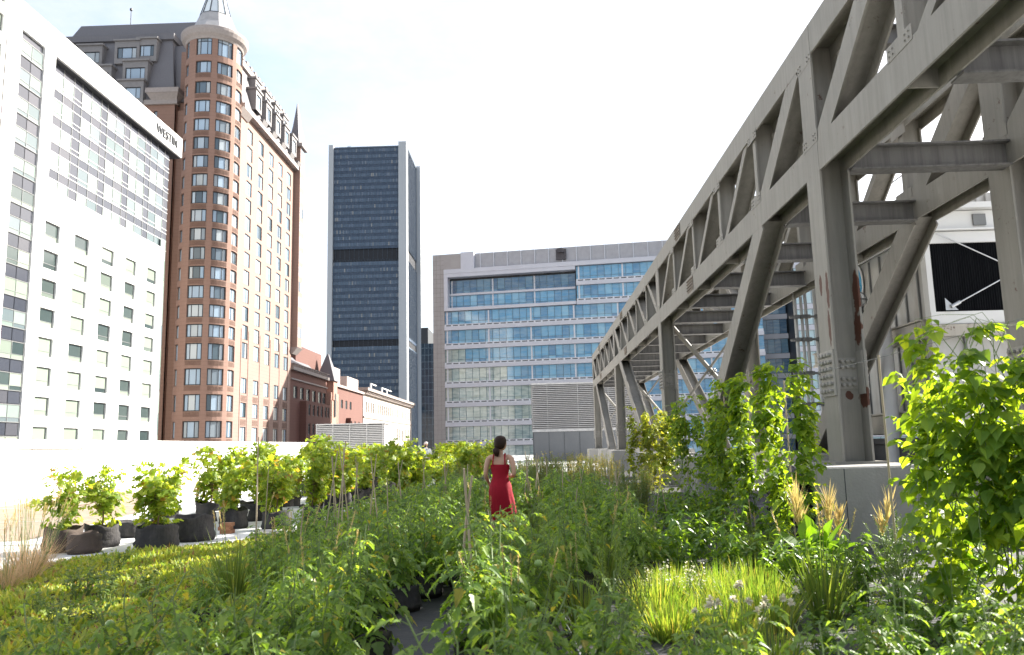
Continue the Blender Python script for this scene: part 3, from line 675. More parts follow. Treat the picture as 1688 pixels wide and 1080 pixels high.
def truss():
    t = thing('steel_truss', 'long grey steel truss bridge structure striding along the garden on columns', 'truss', (0,0,0))
    Yk = lambda k: 13.5+3.44*k
    planes = ((5.0, 5.51), (8.2, 8.71))
    for pi, (x0, x1) in enumerate(planes):
        member((-4.2,6.36), (65.4,6.36), .56, x0, x1, .004, t, 'bottom_chord'); member((-4.2,8.47), (65.4,8.47), .54, x0, x1, .005, t, 'top_chord')
        for k in range(-5, 16):
            y = Yk(k)
            if k % 5 == 0:
                c = member((y,1.16), (y,8.735), .63, x0, x1, 0, t, 'column', steel_col if k == 0 and pi == 0 else steel)
                b = MB(); b.box(x0-.16, x1+.16, y-.42, y+.42, 1.125, 1.165); b.build('base_plate', steel, c)
                # bolted splice
                zc = 2.62 if k < 10 else 2.3
                if k == 5: zc = 3.9
                s = MB()
                s.box(x0-.03, x0-.001, y-.30, y+.30, zc-.38, zc+.38); bolts(s, lambda u, v, d: (x0-.03-d, u, v), [y-.2,y-.08,y+.08,y+.2], [zc-.3+.12*i for i in range(6)], .038, .05)
                s.box(x0+.05, x1-.05, y-.036, y-.017, zc-.26, zc+.26); bolts(s, lambda u, v, d: (u, y-.036-d, v), [x0+.12,x0+.21,x1-.21,x1-.12], [zc-.2,zc-.1,zc+.1,zc+.2], .033, .04)
                s.box(x1+.001, x1+.022, y-.29, y+.29, zc-.36, zc+.36); bolts(s, lambda u, v, d: (x1+.022+d, u, v), [y-.2,y-.1,y+.1,y+.2], [zc-.28+.112*i for i in range(6)], .028)
                s.box(x0+.036, x0+.056, y-.29, y-.02, zc-.36, zc+.36); s.box(x1-.056, x1-.036, y-.29, y-.02, zc-.36, zc+.36)
                s.build('splice_plate', steel_pl, c, fix=True)
            else: member((y,6.62), (y,8.22), .2, x0+.03, x1-.03, .012, t, 'web_post')
            if k < 15:
                y1 = Yk(k+1); thick = k in (0, -1, 9, 14); w = .46 if thick else .2
                a, b = ((y+.52, 8.3), (y1-.42, 6.55)) if k < 5 else ((y1-.52, 8.3), (y+.42, 6.55))
                member(a, b, w, x0+(0 if thick else .03), x1-(0 if thick else .03), .008, t, 'web_diagonal')
        for (a, b) in (((16.75,6.2),(24.15,1.14)), ((45.25,6.2),(35.9,1.14)), ((62.5,6.2),(53.9,1.14))):
            l = member(a, b, .52, x0, x1, .006, t, 'leg')
            g = MB(); g.box(x0-.15, x1+.15, b[0]-.5, b[0]+.5, 1.125, 1.16); g.build('base_plate', steel, l)
    # cover splices on the chords of the near plane
    for y, z in ((26.0,8.47),(24.4,6.36),(43.3,8.47),(41.9,6.36),(58.2,8.47),(57.6,6.36)):
        s = MB(); s.box(4.978, 5.0, y-.42, y+.42, z-.2, z+.2); bolts(s, lambda u, v, d: (4.978-d, u, v), [y-.35+.1*i for i in range(8)], [z-.14,z-.05,z+.05,z+.14], .022)
        s.box(5.06, 5.45, y-.42, y+.42, z-.037, z-.018); bolts(s, lambda u, v, d: (u, v, z-.037-d), [5.13,5.2,5.31,5.38], [y-.35+.1*i for i in range(8)], .02)
        s.build('splice_plate', steelmat('steel_splice', (.2,.17,.14), .4, .6) if y == 26.0 else bpy.data.materials['steel_splice'], t, fix=True)
    # gusset plates, stiffeners and small bolted cleats at the panel points
    for pi, (x0, x1) in enumerate(planes):
        for k in range(-5, 16):
            y = Yk(k)
            for zz in (6.36, 8.47):
                s = MB(); s.box(x0+.037, x1-.037, y-.012, y+.012, zz-.27, zz-.016); s.box(x0+.037, x1-.037, y-.012, y+.012, zz+.016, zz+.27)
                if zz < 7: s.box(x0-.004, x0+.003, y-.36, y+.36, 6.60, 6.82)
                else: s.box(x0-.004, x0+.003, y-.34, y+.34, 8.06, 8.26)
                if pi == 0: bolts(s, lambda u, v, d: (x0-.004-d, u, v), [y-.28,y-.18,y+.18,y+.28], [6.67,6.75] if zz < 7 else [8.12,8.2], .014, .014)
                s.build('stiffener', steel, t, fix=True)
    # cross beams between the two planes
    for k in range(-5, 16):
        y = Yk(k) - (.35 if k else .28)
        b = MB(); x0, x1 = 5.52, 8.19
        b.box(x0, x1, y-.015, y+.015, 6.07, 6.45); b.box(x0, x1, y-.16, y+.16, 6.04, 6.07); b.box(x0, x1, y-.16, y+.16, 6.45, 6.48)
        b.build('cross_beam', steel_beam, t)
        if k % 2 == 0 or k < 2:
            b = MB(); b.box(x0, x1, y-.015, y+.015, 8.32, 8.62); b.box(x0, x1, y-.14, y+.14, 8.29, 8.32); b.box(x0, x1, y-.14, y+.14, 8.62, 8.65)
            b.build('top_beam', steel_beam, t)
    for k in range(-5, 15):
        b = MB(); y0, y1 = Yk(k), Yk(k+1)
        a, c = ((5.5, 8.2) if k % 2 else (8.2, 5.5))
        b.bar((a, y0, 8.45), (c, y1, 8.45), .14, .12); b.build('lateral_brace', steel, t)
    for y in (30.8, 48.0, 65.1):
        b = MB(); b.tube([(5.5,y,6.0),(8.2,y,2.6)], .09, 12); b.lathe([(0,0)]) if False else None
        m = Vector((6.95, y, 6.0-3.4*(1.45/2.7))); d = Vector((2.7,0,-3.4)).normalized()
        for o in (-.05, .03): b.tube([m+d*o, m+d*(o+.035)], .2, 12)
        b.build('tube_brace', steel, t, fix=True)
        b = MB(); b.tube([(8.2,y,6.0),(5.5,y,2.6)], .05, 8); b.build('tube_brace', steel, t)
truss()
def piers():
    g = 'concrete piers under the steel truss'
    def pier(x0, x1, y0, y1, h, label, ch=.025):
        mb = MB(); e = ch; cx, cy = (x0+x1)/2, (y0+y1)/2
        R4 = lambda i, z: [(x0+i-cx,y0+i-cy,z),(x1-i-cx,y0+i-cy,z),(x1-i-cx,y1-i-cy,z),(x0+i-cx,y1-i-cy,z)]
        mb.loft([R4(0,0), R4(0,h-e), R4(e,h)]); o = tag(mb.build('concrete_pier', concrete), label, 'concrete pier', g); o.location = (cx, cy, 0)
        if y0 < 13 and x0 < 5:
            for sx in (-.55, .62): sm = MB(); sm.box(sx-.006, sx+.006, y0-cy-.003, y0-cy+.0, 0, h-.03); sm.build('form_seam', MT['frame_dark'], o)
    pier(4.2,6.0,12.0,14.7,1.125,'square concrete pier carrying the nearest truss column, with seed stalks in front')
    pier(4.5,6.0,22.4,25.2,1.125,'concrete pier half hidden in bean vines under the foot of the big raking leg')
    pier(4.5,6.0,29.7,32,1.125,'concrete pier behind the yellow bean vine under the second truss column')
    pier(4.5,6.0,34.8,37.2,1.125,'concrete pier under the raking leg just past the second truss column')
    pier(4.5,5.75,46.3,49.2,1.125,'pale concrete pier standing in the open behind yellow weeds, nearer of the far pair')
    pier(4.4,5.9,52.8,55.2,1.125,'far pale concrete pier just left of and behind its twin')
    pier(4.4,6,63.9,66.3,1.125,'farthest concrete pier under the end column of the truss')
    for y0, y1 in ((12,14.7),(22.4,25.2),(29.7,32),(34.8,37.2),(46.3,49.2),(52.8,55.2),(63.9,66.3)): pier(7.7,9.2,y0,y1,1.125,'concrete pier under the farther right-hand side of the truss')
piers()

# ------------------------------------------------------------------ cooling unit, pipes and lamp on the right
def cooling_unit():
    sheet = M('sheet_grey', (.46,.455,.44), .6, .12, .8, dirt=((.22,.17,.12), .9, .52, .5)); white = M('sheet_white', (.66,.66,.65), .5, .08, .6, dirt=((.35,.3,.25), 1.2, .6, .4))
    m, tt, N, L, p = nodes('black_fill')
    s = noise(tt, 1., 6, .75, stretch=(9, 1, .5)); L.new(ramp(tt, s, [(.4,(.003,.0035,.005)),(.70,(.008,.009,.011)),(.8,(.06,.06,.064))]), p.inputs['Base Color']); p.inputs['Roughness'].default_value = .8; p.inputs['Specular IOR Level'].default_value = .1
    t = thing('cooling_unit', 'big white cooling unit with a black fill face and crossed cables', 'cooling unit', (11.5, 22, 0), world=True)
    cas = MB(); cas.box(9.75, 16, 19.45, 27, 1.6, 6.6); cas.k = 1
    b = MB(); b.box(9.80, 13.6, 19.28, 19.44, 4.5, 6.2)
    w = b.build('fill_face', m, t)
    b = MB()
    for i in range(64): b.box(9.82+.059*i, 9.82+.059*i+.028, 19.262, 19.28, 4.5, 6.2)
    b.build('fill_slat', m, w, off=WOFF[t.name])
    b = MB(); b.box(9.66, 16, 19.2, 19.46, 6.2, 6.48); b.box(9.62, 16, 19.1, 19.5, 6.5, 6.54); b.box(9.68, 16, 19.22, 27, 6.56, 7.0); b.box(9.66,9.79,19.2,19.46,4.5,6.2); b.box(9.66, 16, 19.18, 19.46, 4.2, 4.5); b.box(9.5,16.2,19.0,27.2,7.02,7.16); b.build('frame', white, t)
    b = MB(); b.box(10.9, 11.2, 19.16, 19.22, 6.62, 6.9); b.build('hatch', MT['frame_grey'], t); b = MB(); b.box(12.2,12.5,19.16,19.22,6.62,6.9); b.build('hatch', MT['frame_grey'], t)
    b = MB(); b.box(9.58, 16, 19.1, 19.4, 3.9, 4.18); b.box(9.56, 9.75, 19.5, 27, 4.0, 4.32); b.box(9.5,9.75,19.5,27,4.33,4.37); b.box(9.5,9.75,19.4,27,3.9,3.98); b.box(9.54, 9.75, 19.5, 27, 1.62, 2.12); b.box(9.48,9.75,19.5,27,2.13,2.17)
    b.build('channel', steelmat('channel_pale', (.42,.39,.34), .3, .6), t)
    for i in range(11):
        for z0, z1 in ((4.4, 6.5), (2.2, 3.88)): cas.box(9.70, 9.76, 19.8+.68*i, 19.85+.68*i, z0, z1)
    for i in range(3): cas.box(10.5+1.5*i, 10.55+1.5*i, 19.38, 19.46, 1.7, 3.9)
    cas.build('casing', [sheet, MT['frame_grey']], t)
    b = MB(); b.box(9.3, 16, 19.0, 26, .45, 1.35); b.box(9.2,16,18.9,26,1.36,1.5); b.build('sump', M('sump_dark', (.035,.035,.04), .6), t)
    b = MB()
    for x, y in ((9.6,19.6),(13,19.6),(9.6,26),(13,26)): b.box(x-.12,x+.12,y-.12,y+.12,0,.45)
    b.build('foot', MT['frame_grey'], t)
    b = MB(); a = (9.95,19.1,6.42); c = (13.6,19.1,4.5); b.tube([a,c], .016, 6); b.tube([(10.15,19.08,4.62),(13.6,19.08,6.38)], .016, 6); b.tube([(10.1,19.08,4.6),(10.32,19.08,4.71)], .045, 8)
    b.add([(9.98,19.1,4.52),(10.28,19.1,4.52),(9.98,19.1,4.82)], [(0,1,2)]); b.build('tie_cable', M('cable_grey', (.45,.46,.47), .35, metal=.6), t)
    b = MB()
    for y in (19.3, 21.2, 23.2, 25.2):
        b.tube([(9.7,y,7.16),(9.7,y,8.25)], .022, 6); b.box(9.64,9.76,y-.06,y+.06,7.16,7.4)
    for x in (11.7, 13.7): b.tube([(x,19.3,7.16),(x,19.3,8.25)], .022, 6); b.box(x-.06,x+.06,19.24,19.36,6.95,7.45)
    for z in (7.7, 8.22): b.tube([(9.7,25.2,z),(9.7,19.3,z),(14,19.3,z)], .018, 6)
    b.build('railing', MT['frame_grey'], t)
    b = MB(); b.box(11.1,15,20.2,24,7.16,7.75)
    for i in range(16): b.box(11.1+.24*i, 11.2+.24*i, 20.12, 20.2, 7.2, 7.72)
    b.build('fan_deck', sheet, t)
    # round sign on the side: blue disc, white ring and letters
    blue = M('sign_blue', (.02,.30,.55), .4, .05); n = 36; q = []
    cyl = lambda r, x, k: (x, 23.35+r*.8*math.cos(2*math.pi*k/n), 6.02+r*math.sin(2*math.pi*k/n)*1.1)
    b = MB(); b.k = 0; b.loft([[cyl(.52, 9.70, k) for k in range(n)], [cyl(.52, 9.672, k) for k in range(n)]])
    b.k = 1; b.loft([[cyl(.45, 9.673, k) for k in range(n)], [cyl(.45, 9.662, k) for k in range(n)]])
    sg = b.build('sign_disc', [MT['white_metal'], blue], t)
    cu = bpy.data.curves.new('c', 'FONT'); cu.body = 'c'; cu.size = .5; cu.extrude = .006
    tmp = bpy.data.objects.new('tmp', cu); COL.objects.link(tmp); bpy.context.view_layer.update()
    me = bpy.data.meshes.new_from_object(tmp.evaluated_get(bpy.context.evaluated_depsgraph_get())); bpy.data.objects.remove(tmp)
    lt = bpy.data.objects.new('sign_letter', me); COL.objects.link(lt); me.materials.append(MT['white_metal'])
    lt.rotation_euler = (R(90), 0, R(-90)); lt.location = (9.655-11.5, 23.28-22, 5.70); lt.parent = sg
cooling_unit()
def right_services():
    pm = M('pipe_pale', (.50,.50,.50), .5, .1, 1.2)
    t = thing('standpipe', 'thick pale vertical pipe between the concrete pier and the dark sump', 'pipe', (9.27, 20.9, 0))
    b = MB(); b.tube([(0,0,0),(0,0,4.6)], .17, 20); b.build('pipe', pm, t, smooth=False)
    b = MB(); b.lathe([(.22,.82),(.22,.87)], 20); b.lathe([(.22,.90),(.22,.95)], 20); b.build('flange', pm, t)
    t = thing('pipe_rack', 'four thin grey conduits clamped to steel struts left of the nearest column', 'pipe rack', (8.8, 26, 0))
    for i, x in enumerate((-.1,.1,.25,.55)):
        b = MB(); b.tube([(x,0,0),(x,0,6.9)], .06 if i in (0,3) else .05, 10); b.build('pipe', pm, t)
    for z in (2.6,3.6,4.7,5.45):
        b = MB(); b.box(-.35,.8,-.14,-.07,z,z+.07)
        for x in (-.1,.1,.25,.55): b.box(x-.08,x+.08,-.17,-.05,z-.03,z+.1)
        b.build('strut', MT['frame_grey'], t)
    t = thing('globe_lamp', 'white globe lamp in a wire guard beside the round blue sign', 'lamp', (9.2, 22.2, 5.35))
    b = MB(); b.lathe([(.02,-.2),(.12,-.17),(.2,-.06),(.21,.04),(.16,.15),(.07,.2),(.01,.21)], 20); b.build('globe', M('globe_white', (.75,.76,.76), .25), t, smooth=True)
    b = MB()
    for k in range(6):
        a = math.pi*k/6; b.tube([(.235*math.cos(a)*math.cos(R(q)),.235*math.sin(a)*math.cos(R(q)),.235*math.sin(R(q))) for q in range(-60, 241, 30)], .008, 4, False)
    b.lathe([(.24,-.02),(.25,0),(.24,.02)], 20); b.build('guard', MT['frame_grey'], t)
    b = MB(); b.lathe([(.1,-.34),(.12,-.2),(.1,-.19)], 12); b.tube([(0,0,-.3),(.2,0,-.36),(.55,0,-.36)], .04, 8); b.build('bracket', MT['frame_dark'], t)
right_services()
# ------------------------------------------------------------------ leaves
def nrm(x, y, z):
    l = math.sqrt(x*x+y*y+z*z) or 1e-9; return x/l, y/l, z/l
def frame(d, roll=0.):
    """side and normal of a leaf pointing along d, its face up, rolled a little"""
    dx, dy, dz = d
    sx, sy = dy, -dx; l = math.hypot(sx, sy)
    if l < 1e-4: sx, sy, l = 1., 0., 1.
    sx /= l; sy /= l; sz = 0.
    nx, ny, nz = sy*dz-sz*dy, sz*dx-sx*dz, sx*dy-sy*dx
    c, s = math.cos(roll), math.sin(roll)
    return (sx*c+nx*s, sy*c+ny*s, sz*c+nz*s), (nx*c-sx*s, ny*c-sy*s, nz*c-sz*s)
LOBED = [(0,0),(.14,.36),(.26,.46),(.36,.30),(.5,.36),(.6,.2),(.74,.2),(1,0)]
OVATE = [(0,0),(.22,.42),(.5,.45),(.78,.22),(1,0)]
HEART = [(0,0),(.06,.34),(.28,.52),(.55,.40),(.8,.16),(1,0)]
LANCE = [(0,0),(.3,.5),(.65,.38),(1,0)]
BLADE = [(0,.5),(.4,.5),(.75,.34),(1,0)]
def leaf(mb, o, d, L, W, prof, droop=.25, fold=.3, roll=0., fr=None):
    (sx, sy, sz), (nx, ny, nz) = fr or frame(d, roll)
    ox, oy, oz = o; dx, dy, dz = d; V = mb.v; Fs = mb.f; b = len(V); prev = None
    if nz < 0 and fr is None: pass
    for t, w in prof:
        q = L*t; dr = droop*L*t*t
        cx, cy, cz = ox+dx*q, oy+dy*q, oz+dz*q-dr
        i = len(V)
        if w == 0: V.append((cx, cy, cz)); cur = (i,)
        else:
            a = W*w; f = fold*a
            V.append((cx, cy, cz)); V.append((cx+sx*a+nx*f, cy+sy*a+ny*f, cz+sz*a+nz*f)); V.append((cx-sx*a+nx*f, cy-sy*a+ny*f, cz-sz*a+nz*f)); cur = (i, i+1, i+2)
        if prev:
            if len(prev) == 1 and len(cur) == 3: Fs.append([prev[0], cur[0], cur[1]]); Fs.append([prev[0], cur[2], cur[0]])
            elif len(prev) == 3 and len(cur) == 1: Fs.append([prev[0], cur[0], prev[1]]); Fs.append([prev[2], cur[0], prev[0]])
            else: Fs.append([prev[0], cur[0], cur[1], prev[1]]); Fs.append([prev[2], cur[2], cur[0], prev[0]])
            mb.m.append(mb.k); mb.m.append(mb.k)
        prev = cur
GRAPE = [(-160,.55),(-125,.92),(-100,.62),(-65,1.0),(-38,.68),(0,1.15),(38,.68),(65,1.0),(100,.62),(125,.92),(160,.55)]
def grape_leaf(mb, o, d, r, roll):
    s, n = frame(d, roll); V = mb.v; b = len(V); V.append((o[0]+d[0]*r*.25, o[1]+d[1]*r*.25, o[2]+d[2]*r*.25))
    for a, q in GRAPE:
        q *= r*ru(.85, 1.1); c, e = math.cos(R(a))*q, math.sin(R(a))*q; h = -abs(e)*.25+.08*r-.12*max(0, c)
        V.append((o[0]+d[0]*c+s[0]*e+n[0]*h, o[1]+d[1]*c+s[1]*e+n[1]*h, o[2]+d[2]*c+s[2]*e+n[2]*h))
    for k in range(1, 11): mb.f.append([b, b+k, b+k+1]); mb.m.append(mb.k)
def cane(mb, pts, r0, r1, n=5):
    k = len(pts); mb.tube(pts, [r0+(r1-r0)*i/(k-1) for i in range(k)], n)
def sph(az, el): return (math.cos(el)*math.cos(az), math.cos(el)*math.sin(az), math.sin(el))

LM = dict(
    dill = leafmat('dill_leaf', [(.13,.21,.045),(.18,.27,.06),(.25,.32,.09)], .45, (1.9,1.8,.7)),
    tomato = leafmat('tomato_leaf', [(.075,.15,.03),(.11,.20,.04),(.15,.25,.05),(.22,.31,.07)], .52, (2.1,1.95,.7), dry=((.32,.28,.06), .03)),
    grape = leafmat('grape_leaf', [(.085,.17,.02),(.13,.23,.028),(.19,.28,.035),(.27,.33,.05)], .52, (2.2,1.9,.7), dry=((.30,.20,.05), .05)),
    bean = leafmat('bean_leaf', [(.055,.13,.022),(.085,.175,.028),(.125,.22,.034),(.19,.28,.045)], .56, (2.7,2.2,.5)),
    beany = leafmat('bean_leaf_yellow', [(.10,.19,.02),(.16,.25,.03),(.22,.30,.04),(.32,.34,.07)], .5, (1.8,1.5,.6)),
    pepper = leafmat('pepper_leaf', [(.065,.145,.026),(.10,.195,.034),(.16,.255,.045)], .5, (2.4,2.1,.6), .38),
    weed = leafmat('weed_leaf', [(.06,.12,.03),(.09,.165,.04),(.15,.20,.05)], .42, (2.2,1.9,.7)),
    weedy = leafmat('weed_leaf_yellow', [(.17,.19,.035),(.28,.25,.05),(.35,.22,.06),(.12,.16,.03)], .45, (1.8,1.5,.6)),
    chive = leafmat('chive_blade', [(.05,.14,.02),(.085,.19,.026),(.135,.235,.04),(.27,.28,.10)], .46, (2.2,2.05,.6), dry=((.34,.28,.12), .06)),
    chard = leafmat('chard_leaf', [(.08,.19,.02),(.11,.23,.025)], .5, (2.8,2.2,.5)),
    fern = leafmat('bush_leaf', [(.045,.10,.025),(.07,.13,.03),(.11,.16,.045)], .35),
    sedum = leafmat('sedum_leaf', [(.12,.24,.035),(.19,.29,.05),(.26,.34,.055),(.36,.37,.09)], .45, (1.8,1.6,.6), dry=((.30,.19,.09), .05)),
    straw = leafmat('straw_blade', [(.42,.28,.15),(.52,.36,.21),(.60,.44,.28)], .3, (1.3,1.2,1.0)),
    stem = M('stem_green', (.14,.20,.06), .6, .25, 8), wood = M('vine_wood', (.16,.105,.06), .85, .3, 14),
    bamboo = M('bamboo', (.36,.29,.20), .6, .25, 9, stretch=(1,1,.4)), bag = M('fabric_black', (.032,.030,.031), .9, .45, 3, bmp=.8, bscale=22, dirt=((.09,.082,.078), 3.5, .48, .6)),
    bagb = M('fabric_brown', (.075,.055,.045), .9, .3, 6, bmp=.4, bscale=60), soil = M('soil', (.045,.032,.022), .95, .4, 14, bmp=.6, bscale=50),
    fruit = M('tomato_green', (.22,.33,.09), .3, .15, 12), seed = leafmat('seed_head', [(.50,.38,.18),(.60,.47,.25),(.45,.40,.16)], .35, (1.3,1.2,.9)),
    flower = leafmat('flower_white', [(.66,.62,.50),(.76,.72,.62)], .3, (1.1,1.1,.9)),
    fabric = M('weed_fabric', (.028,.029,.033), .75, .35, 2.5, bmp=.4, bscale=12, dirt=((.12,.10,.085), 2.2, .55, .5)),
)

def bag_mesh(r, h, lean=.04, n=22):
    mb = MB(); ph = [ru(0, 6) for _ in range(4)]; prof = []
    rings = []
    for z, q in ((0,.93),(.04,1.0),(.15*h,1.03),(.3*h,1.05),(.42*h,1.0),(.55*h,1.03),(.68*h,.97),(.85*h,.99),(h,1.0),(h*1.01,.95),(h*.82,.9)):
        ring = []
        for k in range(n):
            a = 2*math.pi*k/n; w = 1+.045*math.sin(3*a+ph[0]+z*9)+.03*math.sin(7*a+ph[1]-z*26)+.018*math.sin(12*a+ph[2]+z*40); dz = h*(.08*math.sin(2*a+ph[2])+.05*math.sin(5*a+ph[3]))*(z/h)
            ring.append((r*q*w*math.cos(a)+lean*z*math.cos(ph[3]), r*q*w*math.sin(a)+lean*z*math.sin(ph[3]), z+dz))
        rings.append(ring)
    mb.loft(rings); return mb
def soil_mesh(r, z):
    mb = MB(); n = 14; mb.add([(0,0,z+.03)] + [(r*math.cos(2*math.pi*k/n), r*math.sin(2*math.pi*k/n), z+ru(-.015,.02)) for k in range(n)], [(0, 1+k, 1+(k+1) % n) for k in range(n)]); return mb

# ------------------------------------------------------------------ plants, one prototype of each kind and shape
def tomato(h, label, group, prof=LOBED, fruits=0, bag=True):
    t = thing('tomato_plant', label, 'tomato plant', (0,0,-50), 0, group)
    fo = MB(); st = MB(); fr = []
    for s in range(random.choice((5, 6, 6))):
        az = ru(0, 6.28); lean = ru(.05, .38); hh = h*ru(.75, 1.05); pts = []
        for i in range(6):
            q = i/5; pts.append((lean*math.cos(az)*q*hh+ru(-.02,.02), lean*math.sin(az)*q*hh+ru(-.02,.02), .2+(hh-.2)*q))
        cane(st, pts, .009, .004)
        n = int(hh/.062); ga = ru(0, 6)
        for j in range(n):
            q = .12+.88*j/n; i = min(4, int(q*5)); u = q*5-i; p = [pts[i][c]+(pts[i+1][c]-pts[i][c])*u for c in range(3)]
            ga += 2.4+ru(-.3,.3); L = ru(.16, .30)*(1.12-.55*q if q > .5 else .95); el = ru(-.05, .6)+.35*max(0, q-.7)
            d = sph(ga, el); cx, sy = math.cos(ga), math.sin(ga); rp = []
            for k in range(5):
                w = k/4; rp.append((p[0]+d[0]*L*w, p[1]+d[1]*L*w, p[2]+d[2]*L*w-L*.55*w*w))
            cane(st, rp, .003, .0015, 3)
            for w, sz in ((.32,.62),(.52,.85),(.74,.95),(.88,.6)):
                i2 = min(3, int(w*4)); a, b = rp[i2], rp[i2+1]; v = w*4-i2; c = [a[x]+(b[x]-a[x])*v for x in range(3)]
                rd = nrm(b[0]-a[0], b[1]-a[1], b[2]-a[2]); sd, nn = frame(rd, 0)
                for sg in (-1, 1):
                    k = ru(.5, .9); dd = nrm(rd[0]*k+sg*sd[0]+nn[0]*ru(-.25,.25), rd[1]*k+sg*sd[1]+nn[1]*ru(-.25,.25), rd[2]*k+sg*sd[2]+nn[2]*ru(-.25,.25))
                    l = .075*sz*ru(.8,1.25)*(L/.22); leaf(fo, c, dd, l, l*.8, prof, ru(.1,.5), ru(.1,.45), ru(-.35,.35))
            a, b = rp[3], rp[4]; rd = nrm(b[0]-a[0], b[1]-a[1], b[2]-a[2]); l = .095*ru(.85,1.2)*(L/.22); leaf(fo, rp[4], rd, l, l*.8, prof, .3, .3, ru(-.4,.4))
    fo.build('foliage', LM['tomato'], t); st.build('stem', LM['stem'], t)
    for k in range(fruits):
        b = MB(); a = ru(3.6, 5.6); r = ru(.022, .036); c = (.25*math.cos(a), .25*math.sin(a), ru(.45,.8)*h)
        b.loft([[(c[0]+r*math.sin(R(p))*math.cos(2*math.pi*q/12), c[1]+r*math.sin(R(p))*math.sin(2*math.pi*q/12), c[2]+r*.92*math.cos(R(p))) for q in range(12)] for p in (4,25,50,75,100,125,150,172)]); b.build('tomato', LM['fruit'], t, smooth=True)
    if bag:
        bag_mesh(.2, .26).build('grow_bag', LM['bag'], t, smooth=True); soil_mesh(.19, .225).build('soil', LM['soil'], t)
    return t
def grapevine(label, group, seed, h=1.35, spread=.5, n=230, bagm='bag', pr=.27, ph=.37):
    random.seed(seed); t = thing('potted_vine', label, 'potted vine', (0,0,-50), 0, group)
    b = bag_mesh(pr, ph).build('fabric_pot', LM[bagm], t, smooth=True); soil_mesh(pr*.92, ph*.84).build('soil', LM['soil'], b)
    fo = MB(); st = MB(); trunk = [(0,0,ph*.8),(ru(-.03,.03),ru(-.03,.03),ph+.2),(ru(-.06,.06),ru(-.06,.06),ph+.42)]; cane(st, trunk, .016, .011)
    canes = []
    for c in range(13):
        a = ru(0, 6.28); r = spread*ru(.5,1.1); z1 = h*ru(.8,1.05) if c < 8 else h*ru(.5,.75); pts = [trunk[random.choice((1,2))]]
        for i in range(1, 7):
            q = i/6; pts.append((r*math.cos(a)*q**.8+ru(-.04,.04), r*math.sin(a)*q**.8+ru(-.04,.04), pts[0][2]+(z1-pts[0][2])*math.sin(q*ru(1.5,2.3))))
        cane(st, pts, .006, .002, 4); canes.append(pts)
    for k in range(n):
        pts = random.choice(canes); q = ru(.05, 1)*6; i = min(5, int(q)); u = q-i; a = ru(0, 6.28); rr = ru(.02,.15)
        p = (pts[i][0]+(pts[i+1][0]-pts[i][0])*u+rr*math.cos(a), pts[i][1]+(pts[i+1][1]-pts[i][1])*u+rr*math.sin(a), max(ph+.02, pts[i][2]+(pts[i+1][2]-pts[i][2])*u+ru(-.12,.07)))
        oa = math.atan2(p[1], p[0])+ru(-.9,.9); grape_leaf(fo, p, sph(oa, ru(-1.25, .15)), ru(.048,.088), ru(-.6,.6))
    da = ru(0, 6.28)
    for k in range(n//3):                                       # shoots hanging over the rim
        a = da+ru(-1.5,1.5); r = ru(.1,.36)*(pr/.3); p = (r*math.cos(a), r*math.sin(a), ru(ph+.0, h*.72)); grape_leaf(fo, p, sph(a+ru(-.8,.8), ru(-1.4,-.3)), ru(.05,.085), ru(-.6,.6))
    fo.build('foliage', LM['grape'], t); st.build('stem', LM['wood'], t); return t
